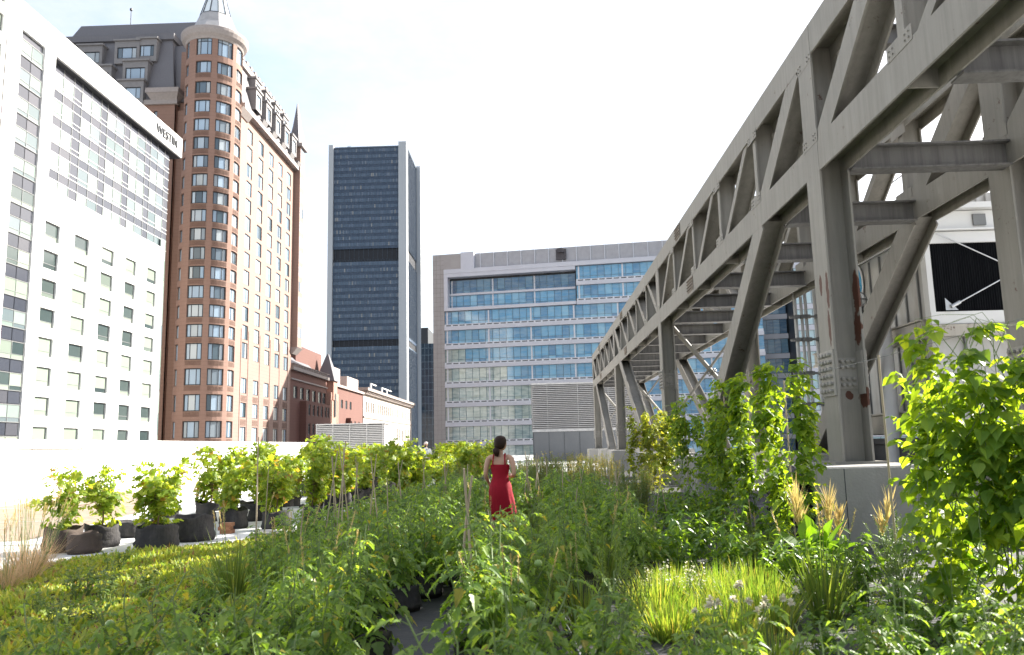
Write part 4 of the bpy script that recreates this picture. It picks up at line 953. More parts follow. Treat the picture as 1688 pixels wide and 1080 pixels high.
def bean_column(label, seed, h=2.5, r=.33, n=420, mat='bean', size=1., group='climbing bean columns along the truss', gaps=.0):
    random.seed(seed); t = thing('bean_vine', label, 'climbing bean', (0,0,-50), 0, group)
    fo = MB(); st = MB()
    for k in range(5):
        a = ru(0, 6.28); pts = [(r*.5*math.cos(a+.9*i)*ru(.6,1.2), r*.5*math.sin(a+.9*i)*ru(.6,1.2), .05+(h-.05)*i/9) for i in range(10)]; cane(st, pts, .006, .003, 4)
    for k in range(4):
        a = ru(0,6.28); pts = [(r*.4*math.cos(a), r*.4*math.sin(a), h-.1),(r*.7*math.cos(a), r*.7*math.sin(a), h+.08),(r*1.2*math.cos(a), r*1.2*math.sin(a), h+ru(0,.18)),(r*1.6*math.cos(a),r*1.6*math.sin(a),h+ru(-.15,.1))]; cane(st, pts, .003, .0015, 3)
    ph = ru(0, 6); strands = []
    for k in range(max(5, int(26*r))):
        a = ru(0, 6.28); q = r*math.sqrt(ru(.05,1.)); strands.append((q*math.cos(a), q*math.sin(a), h*ru(.72,1.06) if k > 1 else h*1.05, ru(0,6), ru(.0,.35)*h if k > 3 else 0))
    for sx, sy, sh, sp, s0 in strands: cane(st, [(sx+.06*math.sin(sp+3*u*sh), sy+.06*math.cos(sp+2.3*u*sh), s0+(sh-s0)*u) for u in [i/9 for i in range(10)]], .005, .002, 4)
    for k in range(n):
        sx, sy, sh, sp, s0 = random.choice(strands); z = max(.08, s0+(sh-s0)*(rnd()**.8)); a = ru(0,6.28); rr = ru(.02,.17)*(1.2-.4*z/sh)
        if math.sin(z*6+sp*3) < -.72: continue
        o = (sx+.06*math.sin(sp+3*z)+rr*math.cos(a), sy+.06*math.cos(sp+2.3*z)+rr*math.sin(a), z+ru(-.03,.05)); oa = math.atan2(o[1], o[0])+ru(-1.1,1.1)
        d = sph(oa, ru(-1.05,.1)); s, nn = frame(d, ru(-.4,.4)); L = .1*size*ru(.45,1.35)
        leaf(fo, (o[0]+d[0]*.04, o[1]+d[1]*.04, o[2]+d[2]*.04), d, L, L*.85, HEART, ru(.1,.4), ru(.05,.35), ru(-.4,.4))
        for sg in (-1, 1):
            dd = nrm(d[0]*.35+sg*s[0], d[1]*.35+sg*s[1], d[2]*.35+sg*s[2]-.25); leaf(fo, o, dd, L*.85, L*.72, HEART, ru(.1,.5), ru(.05,.35), ru(-.5,.5))
    for k in range(0):
        z = .12+(h-.05)*(rnd()**.85); q = z/h; rr = .72*r*(1+.28*math.sin(5*z+ph)+.18*math.sin(11*z))*(1.25-.35*q if q < .9 else .95)*math.sqrt(ru(.1,1.1)); a = ru(0, 6.28)
        o = (rr*math.cos(a), rr*math.sin(a), z+ru(-.03,.05)); oa = a+ru(-.8,.8); d = sph(oa, ru(-.95,.05)); s, nn = frame(d, ru(-.3,.3)); L = .1*size*ru(.65,1.3)
        leaf(fo, (o[0]+d[0]*.04, o[1]+d[1]*.04, o[2]+d[2]*.04), d, L, L*.85, HEART, ru(.1,.4), ru(.05,.35), ru(-.4,.4))
        for sg in (-1, 1):
            dd = nrm(d[0]*.35+sg*s[0], d[1]*.35+sg*s[1], d[2]*.35+sg*s[2]-.25); leaf(fo, o, dd, L*.85, L*.72, HEART, ru(.1,.5), ru(.05,.35), ru(-.5,.5))
    fo.build('foliage', LM[mat], t); st.build('stem', LM['stem'], t); return t
def bush(name, label, cat, group, seed, h, r, n, mat, prof, L, W, stems=9, el=(-.3,.7), flowers=0):
    random.seed(seed); t = thing(name, label, cat, (0,0,-50), 0, group); fo = MB(); st = MB(); fl = MB(); ss = []
    for k in range(stems):
        a = ru(0, 6.28); q = math.sqrt(rnd())*r; hh = h*ru(.7,1.05)*(1-.25*q/r); pts = [(q*.25*math.cos(a), q*.25*math.sin(a), 0)]
        for i in range(1, 6): u = i/5; pts.append((q*(.25+.75*u)*math.cos(a)+ru(-.02,.02), q*(.25+.75*u)*math.sin(a)+ru(-.02,.02), hh*u))
        cane(st, pts, .006, .002, 4); ss.append(pts)
        for m in range(flowers):
            p = pts[-1]
            for v in range(7): leaf(fl, (p[0]+ru(-.03,.03), p[1]+ru(-.03,.03), p[2]+ru(-.12,.05)), sph(ru(0,6.28), ru(-.2,1.2)), .02, .016, LANCE, 0, .2)
    for k in range(n):
        pts = random.choice(ss); q = (.08+.92*rnd()**.75)*5; i = min(4, int(q)); u = q-i; p = tuple(pts[i][c]+(pts[i+1][c]-pts[i][c])*u for c in range(3))
        l = L*ru(.6,1.3); leaf(fo, p, sph(ru(0,6.28), ru(*el)), l, l*W, prof, ru(.1,.5), ru(.1,.4), ru(-.4,.4))
    fo.build('foliage', LM[mat], t); st.build('stem', LM['stem'], t)
    if flowers: fl.build('flower', LM['flower'], t)['kind'] = 'stuff'
    return t
def blades(name, label, cat, group, seed, n, L, W, mat, spread=.14, lean=.5, droop=.5, heads=0, headm='flower', hh=.5):
    random.seed(seed); t = thing(name, label, cat, (0,0,-50), 0, group); fo = MB()
    for k in range(n):
        a = ru(0,6.28); q = math.sqrt(rnd())*spread; o = (q*math.cos(a), q*math.sin(a), 0); d = sph(a+ru(-.6,.6), math.pi/2-lean*ru(.05,1.)*(.4+q/spread*.6)); l = L*ru(.6,1.15); leaf(fo, o, d, l, W, BLADE, droop*ru(.1,1), .3, ru(-1,1))
    fo.build('blade', LM[mat], t)
    for k in range(heads):
        a = ru(0,6.28); q = math.sqrt(rnd())*spread; l = hh*ru(.85,1.15); d = sph(a, 1.57-.45*lean*ru(.2,1.2)); o = (q*math.cos(a), q*math.sin(a), 0); e = tuple(o[c]+d[c]*l for c in range(3)); b = MB(); b.tube([o, e], .0025, 4)
        sk = b.build('stalk', LM['stem'], t); b = MB()
        if headm == 'flower':
            for v in range(34): dd = sph(ru(0,6.28), ru(-.7,1.5)); leaf(b, e, dd, .032, .016, LANCE, 0, .2)
        else:
            for v in range(60): u = ru(0,.2); dd = nrm(d[0]+ru(-.6,.6), d[1]+ru(-.6,.6), d[2]+ru(-.6,.3)); leaf(b, tuple(e[c]+d[c]*(u-.1)-(.25*u*u if c == 2 else 0) for c in range(3)), dd, .028, .005, LANCE, .1, .2)
        b.build('head', LM[headm if headm == 'flower' else 'seed'], sk)
    return t
def place(protos, x, y, sc=None, label=None, group=None, z=0., rz=None, used=set()):
    p = random.choice(protos); sc = sc or ru(.88,1.12); rz = ru(0,6.28) if rz is None else rz
    if p.name not in used:
        used.add(p.name); p.location = (x, y, z); p.rotation_euler = (0,0,rz); p.scale = (sc,)*3
        if label: p['label'] = label
        if group: p['group'] = group
        return p
    return dup(p, (x, y, z), rz, sc, label, group)

def garden():
    # ground of the garden
    o = MB(); o.add([(-2.9,-2,.006),(9.3,-2,.006),(9.3,20,.006),(6.9,22,.006),(6.9,46,.006),(-1.6,46,.006),(-1.9,24,.006),(-4.4,15.5,.006),(-3.0,10,.006)], [tuple(range(9))]); struct(o.build('garden_ground', LM['fabric']))
    poly = [(-7.4,9.0),(-6.9,12.2),(-5.9,13.0),(-4.9,14.4),(-4.2,15.2),(-2.7,10),(-2.2,-1),(-8,-1)]
    o = MB(); o.add([(x,y,.012) for x,y in poly], [tuple(range(len(poly)))]); struct(o.build('lawn_soil', M('lawn_soil', (.10,.085,.03), .95, .4, 5, bmp=.6, bscale=40)))
    def inside(x, y):
        c = False; j = len(poly)-1
        for i in range(len(poly)):
            (xi, yi), (xj, yj) = poly[i], poly[j]
            if (yi > y) != (yj > y) and x < (xj-xi)*(y-yi)/(yj-yi)+xi: c = not c
            j = i
        return c
    g = MB(); random.seed(3); n = 0
    while n < 11500:
        x, y = ru(-8,-2.3), ru(4.2,15.2)
        if not inside(x, y): continue
        n += 1; tall = math.sin(x*2.1+1)*math.sin(y*1.7)+ru(-.6,.6) > .55
        for k in range(3 if not tall else 4):
            l = ru(.045,.10) if not tall else ru(.10,.2); leaf(g, (x+ru(-.03,.03), y+ru(-.03,.03), .01), sph(ru(0,6.28), ru(.5,1.45)), l, l*(.42 if not tall else .16), LANCE, ru(0,.5), .3, ru(-.6,.6))
    o = g.build('sedum_lawn', LM['sedum']); o['kind'] = 'stuff'; tag(o, 'low green and yellow sedum lawn at the left edge of the garden', 'sedum lawn')
    # low ground cover between the rows
    g = MB(); random.seed(5)
    for n in range(5200):
        x = ru(-2.2,4.2); y = 3+27*rnd()**1.2
        if -1.35 < x < -.6 and y < 9.5 and rnd() < .93: continue
        if .3 < x < .75 and y < 8 and rnd() < .85: continue
        for k in range(4): l = ru(.03,.10); leaf(g, (x+ru(-.07,.07), y+ru(-.07,.07), .01), sph(ru(0,6.28), ru(.2,1.3)), l, l*.5, LANCE, .3, .3, ru(-.6,.6))
    o = g.build('low_weeds', LM['weed']); o['kind'] = 'stuff'; tag(o, 'low weeds spreading over the black ground cloth between the rows', 'weeds')
    # tomatoes
    random.seed(11)
    gT = 'tomato plants filling the garden rows'
    lab = ('feathery tomato plant in the dense rows left of the bare cloth path', 'feathery tomato plant in the dense rows right of the bare cloth path', 'shorter tomato plant in the rows farther back, around the woman in red')
    near = [tomato(h, lab[1], gT, LOBED, 2 if i < 3 else 0) for i, h in enumerate((.95,.9,1.0,.85,.92))]
    far = [tomato(h, lab[2], gT, LANCE) for h in (.95,.9,1.0)]
    cnt = 0
    for xi in range(-6, 9):
        x0 = -.2+.62*xi if 0 <= xi < 7 else (-1.0+.68*xi-.05 if xi < 0 else (-.72, -1.22)[xi-7])
        y = 2.9
        while y < 17.5:
            y += ru(.55,.72); x = x0+ru(-.13,.13); px = 880+1311*x/y
            if x > 2.75 or x < -4.35: continue
            if y < 4.0 and x < -1.2: continue
            if x < -2.55-.06*y: continue
            if x < -3.3-(y-10)*.13 and y > 9.8: continue
            if -1.22 < x < -.55 and y < 8.2: continue
            if .28 < x < .72 and 5.0 < y < 7.9: continue
            if x > .72 and 4.55 < y < 8.6: continue
            if x > .2 and y < 3.8: continue
            if x > 1.5 and y > 8.4: continue
            if x > 2.0 and y < 4.6: continue
            if math.hypot(x+.52, y-12.3) < .62: continue
            s = ru(.85,1.12)
            if abs(x+.5) < .55 and 9.5 < y < 12.3: s *= .62
            elif y < 5: s *= .88
            elif y < 8 and x < -2.0: s *= .62
            elif y < 8 and x < -1: s *= .88
            elif x < -2: s *= .8
            place(near if y < 9 else far, x, y, s, lab[2] if y > 9 else (lab[0] if x < -1 else lab[1]))
            cnt += 1
    print('tomatoes', cnt)
    # taller weeds and herbs behind
    gW = 'weeds and herbs at the far end of the rows'
    W = [bush('weed_plant', 'bushy green weed with narrow leaves at the far end of the rows', 'weed', gW, 20+i, ru(.9,1.15), .34, 620, 'weed', LANCE, .065, .32, 14, (-.2,1.0)) for i in range(3)]
    Y = [bush('weed_plant', 'yellowing upright weed with narrow leaves at the far end of the rows', 'weed', gW, 30+i, ru(1.0,1.3), .3, 560, 'weedy', LANCE, .055, .32, 14, (-.1,1.1)) for i in range(2)]
    random.seed(12)
    for k in range(120):
        y = 16.5+25*rnd()**1.15; x = ru(-.085*y-.4, 3.3)
        if x > 2.6 and y < 20: continue
        if y > 30 and x < -1.3: continue
        if 3.2 < x and y > 40: continue
        yy = (1.2 < x < 4 and y > 22) or rnd() < .12
        place(Y if yy else W, x, y, ru(.7,1.05) if y < 24 else ru(.85,1.25))
    for x, y, s in ((.15,31,1.25),(.6,32,1.35),(1.0,33,1.2),(1.5,32,1.3),(2.2,34,1.15),(2.8,30,1.0),(.3,28,1.1),(3.6,26,1.05),(3.3,24.5,.95),(3.9,28,1.1),(3.0,27,.9)): place(Y if rnd() < .6 else W, x, y, s)
    # feathery herbs and tall grasses mixed into the rows
    gD = 'feathery dill plants among the tomatoes'
    D = [bush('dill_plant', 'pale feathery dill plant with thread like leaves among the tomatoes', 'dill', gD, 50+i, ru(.95,1.15), .3, 3400, 'dill', LANCE, .05, .09, 22, (-.1,1.2)) for i in range(2)]
    random.seed(21)
    for x, y in ((-1.6,10.6),(-1.2,11.4),(-1.7,12.2),(-1.35,13.2),(-.9,14.4),(.35,9.6),(.7,12.8),(-2.3,11.0),(1.0,14.6),(.1,10.9),(-.35,8.3),(.15,7.2),(-2.0,8.9),(.9,9.4),(-1.75,7.3),(-.2,15.5),(.5,17.0),(-2.6,13.4),(1.15,11.6),(-2.9,9.6),(.55,5.9),(-.5,6.6)): place(D, x+ru(-.1,.1), y, ru(.75,1.05)*(.75 if abs(x+.5) < .5 and y < 12.3 else 1))
    G = [blades('grass_tuft', 'loose tuft of tall green grass growing between the vegetables', 'grass tuft', 'grass tufts between the vegetables', 55+i, 120, .75, .011, 'weed', .1, .6, .35, 5, 'seed', .85) for i in range(2)]
    for x, y in ((-.15,5.3),(.35,6.7),(-1.65,6.1),(-2.4,7.7),(.65,8.6),(-1.0,9.4),(1.3,10.2),(-.6,10.2),(.1,12.9),(1.2,13.3),(-2.0,10.3),(2.4,7.0),(-3.1,8.4),(2.6,9.7)): place(G, x, y, ru(.75,1.1))
    L2 = [bush('lawn_weed', 'leafy weed poking out of the sedum lawn', 'weed', 'weeds in the sedum lawn', 57+i, .34, .16, 130, 'weed', OVATE, .055, .5, 8, (-.3,.8)) for i in range(2)]
    for k in range(26):
        y = ru(5.2,12.5); x = ru(-5.6,-2.6)
        if inside(x, y): place(L2, x, y, ru(.6,1.3))
    hm = M('hose_grey', (.28,.29,.30), .5, .1)
    for k, (x, y0, y1) in enumerate(((-1.35,4.2,14.5),(.28,4.0,15.5))):
        b = MB(); b.tube([(x+.05*math.sin(y*1.3+k), y, .02+(.02*math.sin(y*2.1))**2) for y in [y0+(y1-y0)*i/30 for i in range(31)]], .012, 6); tag(b.build('irrigation_hose', hm), ('thin grey irrigation hose along the left edge of the bare cloth path','thin grey irrigation hose between the tomato row and the chives')[k], 'hose')
    # peppers
    gP = 'pepper bushes on the right of the garden'
    Pp = [bush('pepper_bush', 'leafy pepper bush with broad glossy leaves right of the tomato rows', 'pepper bush', gP, 40+i, .72, .33, 250, 'pepper', OVATE, .105, .5, 10, (-.7,.5)) for i in range(3)]
    random.seed(13)
    for x, y in ((1.55,9.1),(2.1,9.0),(2.65,9.2),(1.7,9.9),(2.3,10.0),(2.9,10.2),(1.5,10.8),(2.1,11.0),(2.7,11.3),(1.6,11.9),(2.3,12.2),(2.9,12.5),(1.5,13.1),(2.2,13.4),(2.8,13.9),(1.6,14.4),(2.4,14.8),(1.8,15.8),(2.6,16.3),(2.9,8.3),(2.75,7.4),(3.3,11.8),(3.2,8.9),(2.5,8.2),(3.2,15.2),(3.3,17.4)): place(Pp, x+ru(-.1,.1), y+ru(-.1,.1), ru(.8,1.15))
    # climbing beans in a row along the truss
    for (x, y, h, r, n, mat, sz, lb) in ((4.0,26.5,2.65,.8,1900,'beany',1.15,'yellowing bean vine column, farthest and brightest of the climbers'),(3.85,20.3,2.6,.42,620,'bean',1.,'slender bean vine column second farthest, against the second truss column'),(3.65,15.3,2.6,.3,760,'bean',1.05,'dark bean vine column climbing over the foot of the big raking leg'),
        (3.42,13.0,2.5,.22,560,'bean',1.05,'bean vine column left of the pile of black sacks'),(3.5,11.0,2.5,.34,1100,'bean',.98,'bushy bean vine column just left of the nearest steel column'),
        (3.85,17.6,2.3,.24,380,'bean',1.,'bean vine between the raking leg vine and the slender column behind it'),
        (3.4,6.4,2.35,.4,760,'bean',1.08,'big leaved bean vine at the right edge, left column with a loose tendril'),(3.8,6.2,2.4,.48,900,'bean',1.12,'big leaved bean vine at the right edge, right column, tallest and nearest'),(3.3,4.9,1.25,.5,300,'bean',1.3,'low big leaved bean vine in the lower right corner'),(4.0,7.7,2.1,.42,260,'bean',1.25,'bean vine behind the big leaved pair at the right edge')):
        c = bean_column(lb, int(x*100+y), h, r, n, mat, sz); c.location = (x, y, 0)
    t = thing('trellis', 'thin steel wire trellis on slim poles carrying the bean vines', 'trellis', (0,0,0))
    for y in (5.6,8.6,12,16,20.5,26.8):
        b = MB(); x = 3.72+.012*(y-8); b.tube([(x,y,0),(x,y,2.42)], .013, 6); b.build('pole', LM['bamboo'], t)
    b = MB(); b.tube([(3.69,5.6,2.41),(3.73,8.6,2.39),(3.77,12,2.41),(3.82,16,2.4),(3.87,20.5,2.41),(3.95,26.8,2.41)], .0035, 5); b.build('wire', MT['frame_grey'], t)
    # potted vines
    gV = 'potted grape vines standing on the pale roof'
    V = [grapevine('potted grape vine in the crowded rows behind the pale roof strip', gV, 60+i, h, sp, n) for i, (h, sp, n) in enumerate(((1.4,.52,400),(1.3,.48,360),(1.5,.55,440),(1.35,.58,400)))]
    A = grapevine('leaning grape vine in a brown fabric pot behind the straw grass', gV, 71, 1.28, .52, 200, 'bagb', .29, .38); A.location = (-7.75,13.2,0)
    A = grapevine('grape vine with arching canes in the round black fabric pot standing alone', gV, 72, 1.3, .62, 300); A.location = (-7.4,13.75,0)
    A = grapevine('full grape vine in the wide black fabric pot nearest the lawn', gV, 73, 1.32, .45, 380, 'bag', .33, .38); A.location = (-6.25,13.35,0)
    b = bag_mesh(.34,.42).build('fabric_pot', LM['bag'], smooth=True); b.location = (-6.1,14.45,0); tag(b, 'bulging black fabric pot with no plant, right behind the widest pot', 'fabric pot'); 
    b = bag_mesh(.27,.3).build('fabric_pot', LM['bag'], smooth=True); b.location = (-7.65,15.3,0); tag(b, 'low sagging black fabric pot between the lone pot and the widest pot', 'fabric pot')
    b = bag_mesh(.25,.3).build('fabric_pot', LM['bagb'], smooth=True); b.location = (-7.25,12.95,0); tag(b, 'small brown fabric pot half hidden by straw coloured grass', 'fabric pot')
    random.seed(14)
    rows = [(-5.0,16.2,40,1.55),(-6.3,16.6,40,1.6),(-3.5,19.5,43,1.6),(-2.3,29,44,1.7),(-7.6,16.8,32,1.7)]
    for x, y0, y1, st in rows:
        y = y0
        while y < y1:
            if not (abs(x+5) < .1 and 36.5 < y < 39.6): place(V, x+ru(-.25,.25), y, (ru(1.0,1.22) if y > 18 else ru(.9,1.02))*(.76 if abs(880+1311*x/y-703) < 34 and y < 38 else 1))
            y += st+ru(-.2,.2)
    # grasses and herbs
    for k, (x, y, s) in enumerate(((-6.45,10.2,1.0),(-6.75,10.7,1.05),(-6.3,9.6,.85),(-6.95,11.3,.9))):
        c = blades('straw_grass', 'clump of straw coloured ornamental grass with nodding seed heads at the left edge', 'ornamental grass', 'straw grass clumps at the left edge', 80+k, 240, .72, .0042, 'straw', .15, .9, .8, 14, 'seed', .95); c.location = (x, y, 0); c.scale = (s,)*3
    C = [blades('chive_clump', 'bright clump of grassy chives beside the tomato row on the right', 'chives', 'chive clumps right of the tomatoes', 90+i, 420, .42, .008, 'chive', .17, .75, .4) for i in range(3)]
    random.seed(15)
    for x, y in ((1.05,7.3),(1.35,7.0),(1.7,7.2),(2.0,7.5),(1.2,7.8),(1.55,7.75),(1.9,6.9),(1.05,6.6),(1.5,6.5),(1.8,8.1),(1.35,8.3),(2.15,8.2)): place(C, x, y, ru(.85,1.15))
    for k, (x, y) in enumerate(((1.1,7.55),(1.4,7.45))):
        c = bush('flowering_herb', ('herb with tiny pale flower spires at the left end of the chives','herb with tiny pale flower spires in the middle of the chives')[k], 'herb', None, 100+k, .5, .17, 160, 'chive', LANCE, .03, .4, 16, (0,1), 1); c.location = (x, y, 0)
    for k, (x, y) in enumerate(((1.2,5.15),(1.45,5.25))):
        c = blades('garlic_chive', ('garlic chives with round off white flower heads, left of the two nearest clumps','garlic chives with round off white flower heads, right of the two nearest clumps')[k], 'chives', None, 104+k, 300, .5, .007, 'chive', .15, .6, .35, 9, 'flower', .56); c.location = (x, y, 0)
    # near right: tomato shoots and broad leaves by the lens
    random.seed(16)
    for x, y, s in ((.75,3.7,.72),(1.15,3.35,.78),(1.55,3.5,.82),(1.95,3.7,.85),(2.3,4.1,.8),(1.75,4.2,.66),(2.75,4.6,.7),(.95,4.25,.5)): place(near, x, y, s, 'soft leafy tomato plant close to the camera in the lower right')
    B = [bush('basil_bush', 'bushy herb with oval leaves below the big bean vines', 'herb', 'oval leaved herbs on the lower right', 110+i, .62, .28, 260, 'pepper', OVATE, .085, .52, 11, (-.5,.7)) for i in range(2)]
    for x, y, s in ((2.55,5.5,1.),(2.85,5.0,1.1),(2.3,5.9,.8),(2.75,6.2,.9),(1.9,5.6,.7),(2.4,4.9,.8),(3.9,5.2,1.1),(4.3,6.2,1.2),(4.6,7.2,1.2),(3.6,7.0,1.0),(4.2,8.4,1.1),(4.9,9.2,1.2),(3.4,5.6,.9),(5.2,7.9,1.2)): place(B, x, y, s)
    for k, (x, y, s, lb) in enumerate(((2.85,7.3,1.0,'dense fine leaved bush in front of the near concrete pier, left one'),(3.25,7.6,.95,'dense fine leaved bush in front of the near concrete pier, middle one'),(3.7,8.4,1.1,'dense fine leaved bush in front of the near concrete pier, right one'),(4.1,9.6,1.1,'olive fine leaved bush against the near concrete pier'))):
        c = bush('fine_bush', lb, 'bush', None, 120+k, .68, .3, 1500, 'fern', LANCE, .034, .3, 26, (.0,1.2)); c.location = (x, y, 0); c.scale = (s,)*3
    t = thing('leafy_chard', 'plant with long upright paddle leaves in front of the near pier', 'leaf plant', (3.05,9.1,.12)); b = MB(); random.seed(17)
    for k in range(17): l = ru(.45,.72); leaf(b, (ru(-.05,.05),ru(-.05,.05),0), sph(ru(0,6.28), ru(.75,1.4)), l, l*.34, [(0,.06),(.2,.12),(.4,.4),(.65,.5),(.85,.32),(1,0)], ru(.05,.35), .3, ru(-.5,.5))
    b.build('leaves', LM['chard'], t)
    for k, (x, y, h, ln) in enumerate(((3.0,9.25,1.18,-.06),(3.3,9.3,1.1,.02),(3.75,9.2,1.02,.2),(3.12,9.5,.98,-.1),(3.45,9.5,.9,.06))):
        t = thing('seed_stalk', ('tall tasselled seed stalk left of the pier seam','tasselled seed stalk standing right of the tallest one','leaning tasselled seed stalk on the right','short seed stalk at the left behind the paddle leaves','short seed stalk in the middle behind the paddle leaves')[k], 'seed stalk', (x, y, 0)); b = MB(); b.tube([(0,0,0),(ln*.3,0,h*.4),(ln,0,h*.72)], [.006,.005,.003], 5); b.build('stem', LM['stem'], t); f = MB(); l2 = MB()
        for q in range(60):
            u = ru(.45,.74); o = (ln*(u/.72)**1.4, 0, h*u); d = sph(ru(0,6.28), ru(1.0,1.45)); leaf(f, o, d, ru(.14,.30)*h, .012, BLADE, -.05, .2, ru(-1,1))
        for q in range(9): u = ru(.25,.7); leaf(l2, (ln*(u/.72)**1.4,0,h*u), sph(ru(0,6.28), ru(-.1,.9)), ru(.08,.14), .035, LANCE, .3, .3)
        f.build('tassel', LM['seed'], t); l2.build('leaves', LM['chard'], t)
    # bamboo canes
    def canes(px, y, h, n, label, spread=.16, lean=0, r=.008):
        t = thing('bamboo_stake', label, 'bamboo stake', ((px-880)/1311*y, y, 0), ru(0,6.28), 'bamboo stakes among the plants')
        a0 = ru(0,6)
        for k in range(n):
            a = a0+2*math.pi*k/n; b = MB(); e = ru(.02,.07); b.tube([(spread*math.cos(a), spread*math.sin(a), 0), (spread*.1*math.cos(a)+lean*.7, spread*.1*math.sin(a), h*.72), (-e*math.cos(a)+lean, -e*math.sin(a), h*ru(.95,1.04))], [r, r*.85, r*.7], 6); b.build('cane', LM['bamboo'], t)
    random.seed(18)
    lone = 'single bamboo cane standing among the tomato plants'; tri = 'bamboo canes tied as a tripod among the tomato plants'
    canes(427,9.2,1.72,2,'pair of tall thin canes in front of the white wall',.06)
    for px, y, h, n in ((552,10.2,1.5,3),(568,9.0,1.62,3),(590,11.5,1.4,2),(618,9.6,1.45,2),(660,13,1.35,3),(700,15,1.35,2),(735,13,1.3,3),(868,13.5,1.4,3),(884,14.5,1.35,3),(900,16.5,1.3,2),(1012,12.2,1.15,3),(955,15,1.1,2),(1082,14.5,1.1,2)): canes(px, y, h, n, tri if n > 2 else 'two bamboo canes leaning together among the tomato plants')
    canes(770,6.4,1.34,3,'thick weathered tripod of canes nearest the camera, left of the woman',.11,.03,.013)
    for px, y, h in ((940,10.6,.95),(500,8.3,.95),(770,12,1.25),(815,8.8,.85),(640,10,1.2),(1000,18,1.1),(925,13,1.1),(440,14,1.4)): canes(px, y, h, 1, lone, .03, ru(-.1,.1))
garden()

def odds():
    wm = M('tub_white', (.68,.68,.67), .5, .08, 3); br = M('brick_orange', (.36,.17,.09), .85, .25, 5)
    def tub(x, y, r, h, label):
        b = MB(); b.lathe([(r*.8,0),(r,h*.95),(r*1.05,h),(r*.93,h),(r*.75,.03)], 22); o = tag(b.build('plastic_tub', wm), label, 'tub', 'white plastic tubs among the pots'); o.location = (x, y, 0)
    tub(-6.5,17.3,.34,.3,'wide white plastic tub behind the pots left of centre'); tub(-5.2,17.6,.3,.32,'white plastic tub beside the dark pots nearer the tomato rows'); tub(-7.0,16.1,.3,.26,'white plastic tub behind the lone black pot')
    t = thing('brick_stack', 'small stack of orange bricks beside the black pots', 'bricks', (-5.95,15.55,0)); random.seed(2)
    for k in range(3):
        for i in range(2): b = MB(); e = ru(-.015,.015); b.box(-.11+e,.11+e,-.1+.11*i+e,-.005+.11*i+e,.068*k,.068*k+.065); b.build('brick', br, t)
    b = MB(); b.box(-.45,.45,-.3,.3,0,.1); 
    for k in range(4): b.box(-.45,.45,-.28+.16*k,-.16+.16*k,.1,.12)
    o = tag(b.build('wooden_pallet', M('pallet', (.42,.40,.37), .85, .2, 5)), 'low pale wooden pallet on the roof strip among the pots', 'pallet'); o.location = (-4.6,14.6,0)
    sack = M('sack_black', (.016,.017,.02), .38, .3, 4, bmp=.7, bscale=9); random.seed(9); n = 0
    for z in range(4):
        for i in range(3 if z < 3 else 2):
            b = MB(); rings = []; L = .8; ph = ru(0,6)
            for k in range(9):
                u = k/8; q = max(.05, math.sin(math.pi*u)**.45); rings.append([(-L/2+L*u, .26*q*math.cos(a)*(1+.12*math.sin(5*a+ph+3*u)), .15+.14*q*math.sin(a)*(1+.15*math.sin(4*a-ph+5*u))) for a in [2*math.pi*j/16 for j in range(16)]])
            b.loft(rings); o = tag(b.build('soil_sack', sack, smooth=True), 'full black plastic soil sack in the pile between the bean vines', 'sack', 'pile of black soil sacks'); o.location = (4.2+ru(-.08,.08), 12.55+.62*i+ru(-.06,.06), .27*z); o.rotation_euler = (0, 0, ru(-.3,.3)); n += 1
    b = MB(); b.lathe([(.19,0),(.22,.3),(.215,.34),(.19,.34),(.17,.04)], 20); o = tag(b.build('fabric_pot', LM['bag']), 'empty black pot at the foot of the bean vines', 'pot'); o.location = (2.95, 9.75, 0)
odds()
# ------------------------------------------------------------------ people
def skin_body(name, joints, links, mat, parent, sub=2):
    me = bpy.data.meshes.new(name); me.from_pydata([j[:3] for j in joints], links, []); ob = bpy.data.objects.new('tmp_body', me); COL.objects.link(ob)
    sk = ob.modifiers.new('skin', 'SKIN'); sk.use_smooth_shade = True; sk.branch_smoothing = .6
    for i, j in enumerate(joints): me.skin_vertices[0].data[i].radius = (j[3], j[4] if len(j) > 4 else j[3])
    me.skin_vertices[0].data[0].use_root = True
    sb = ob.modifiers.new('sub', 'SUBSURF'); sb.levels = sub; sb.render_levels = sub
    bpy.context.view_layer.update()
    out = bpy.data.meshes.new_from_object(ob.evaluated_get(bpy.context.evaluated_depsgraph_get())); bpy.data.objects.remove(ob)
    out.name = name; out.materials.clear(); out.materials.append(mat); out.polygons.foreach_set('use_smooth', [True]*len(out.polygons))
    o = bpy.data.objects.new(name, out); COL.objects.link(o); o.parent = parent; return o
def rings(mb, prof, n=20, folds=0., nf=7, ph=0.):
    """(x, y, z, rx, ry) cross-sections"""
    mb.loft([[(x+rx*(1+folds*k*math.sin(nf*a+ph))*math.cos(a), y+ry*(1+folds*k*math.sin(nf*a+ph))*math.sin(a), z) for a in [2*math.pi*i/n for i in range(n)]] for k, (x, y, z, rx, ry) in [(q/(len(prof)-1), p) for q, p in enumerate(prof)]])
SKIN = M('skin', (.47,.275,.19), .5, .05, 20)
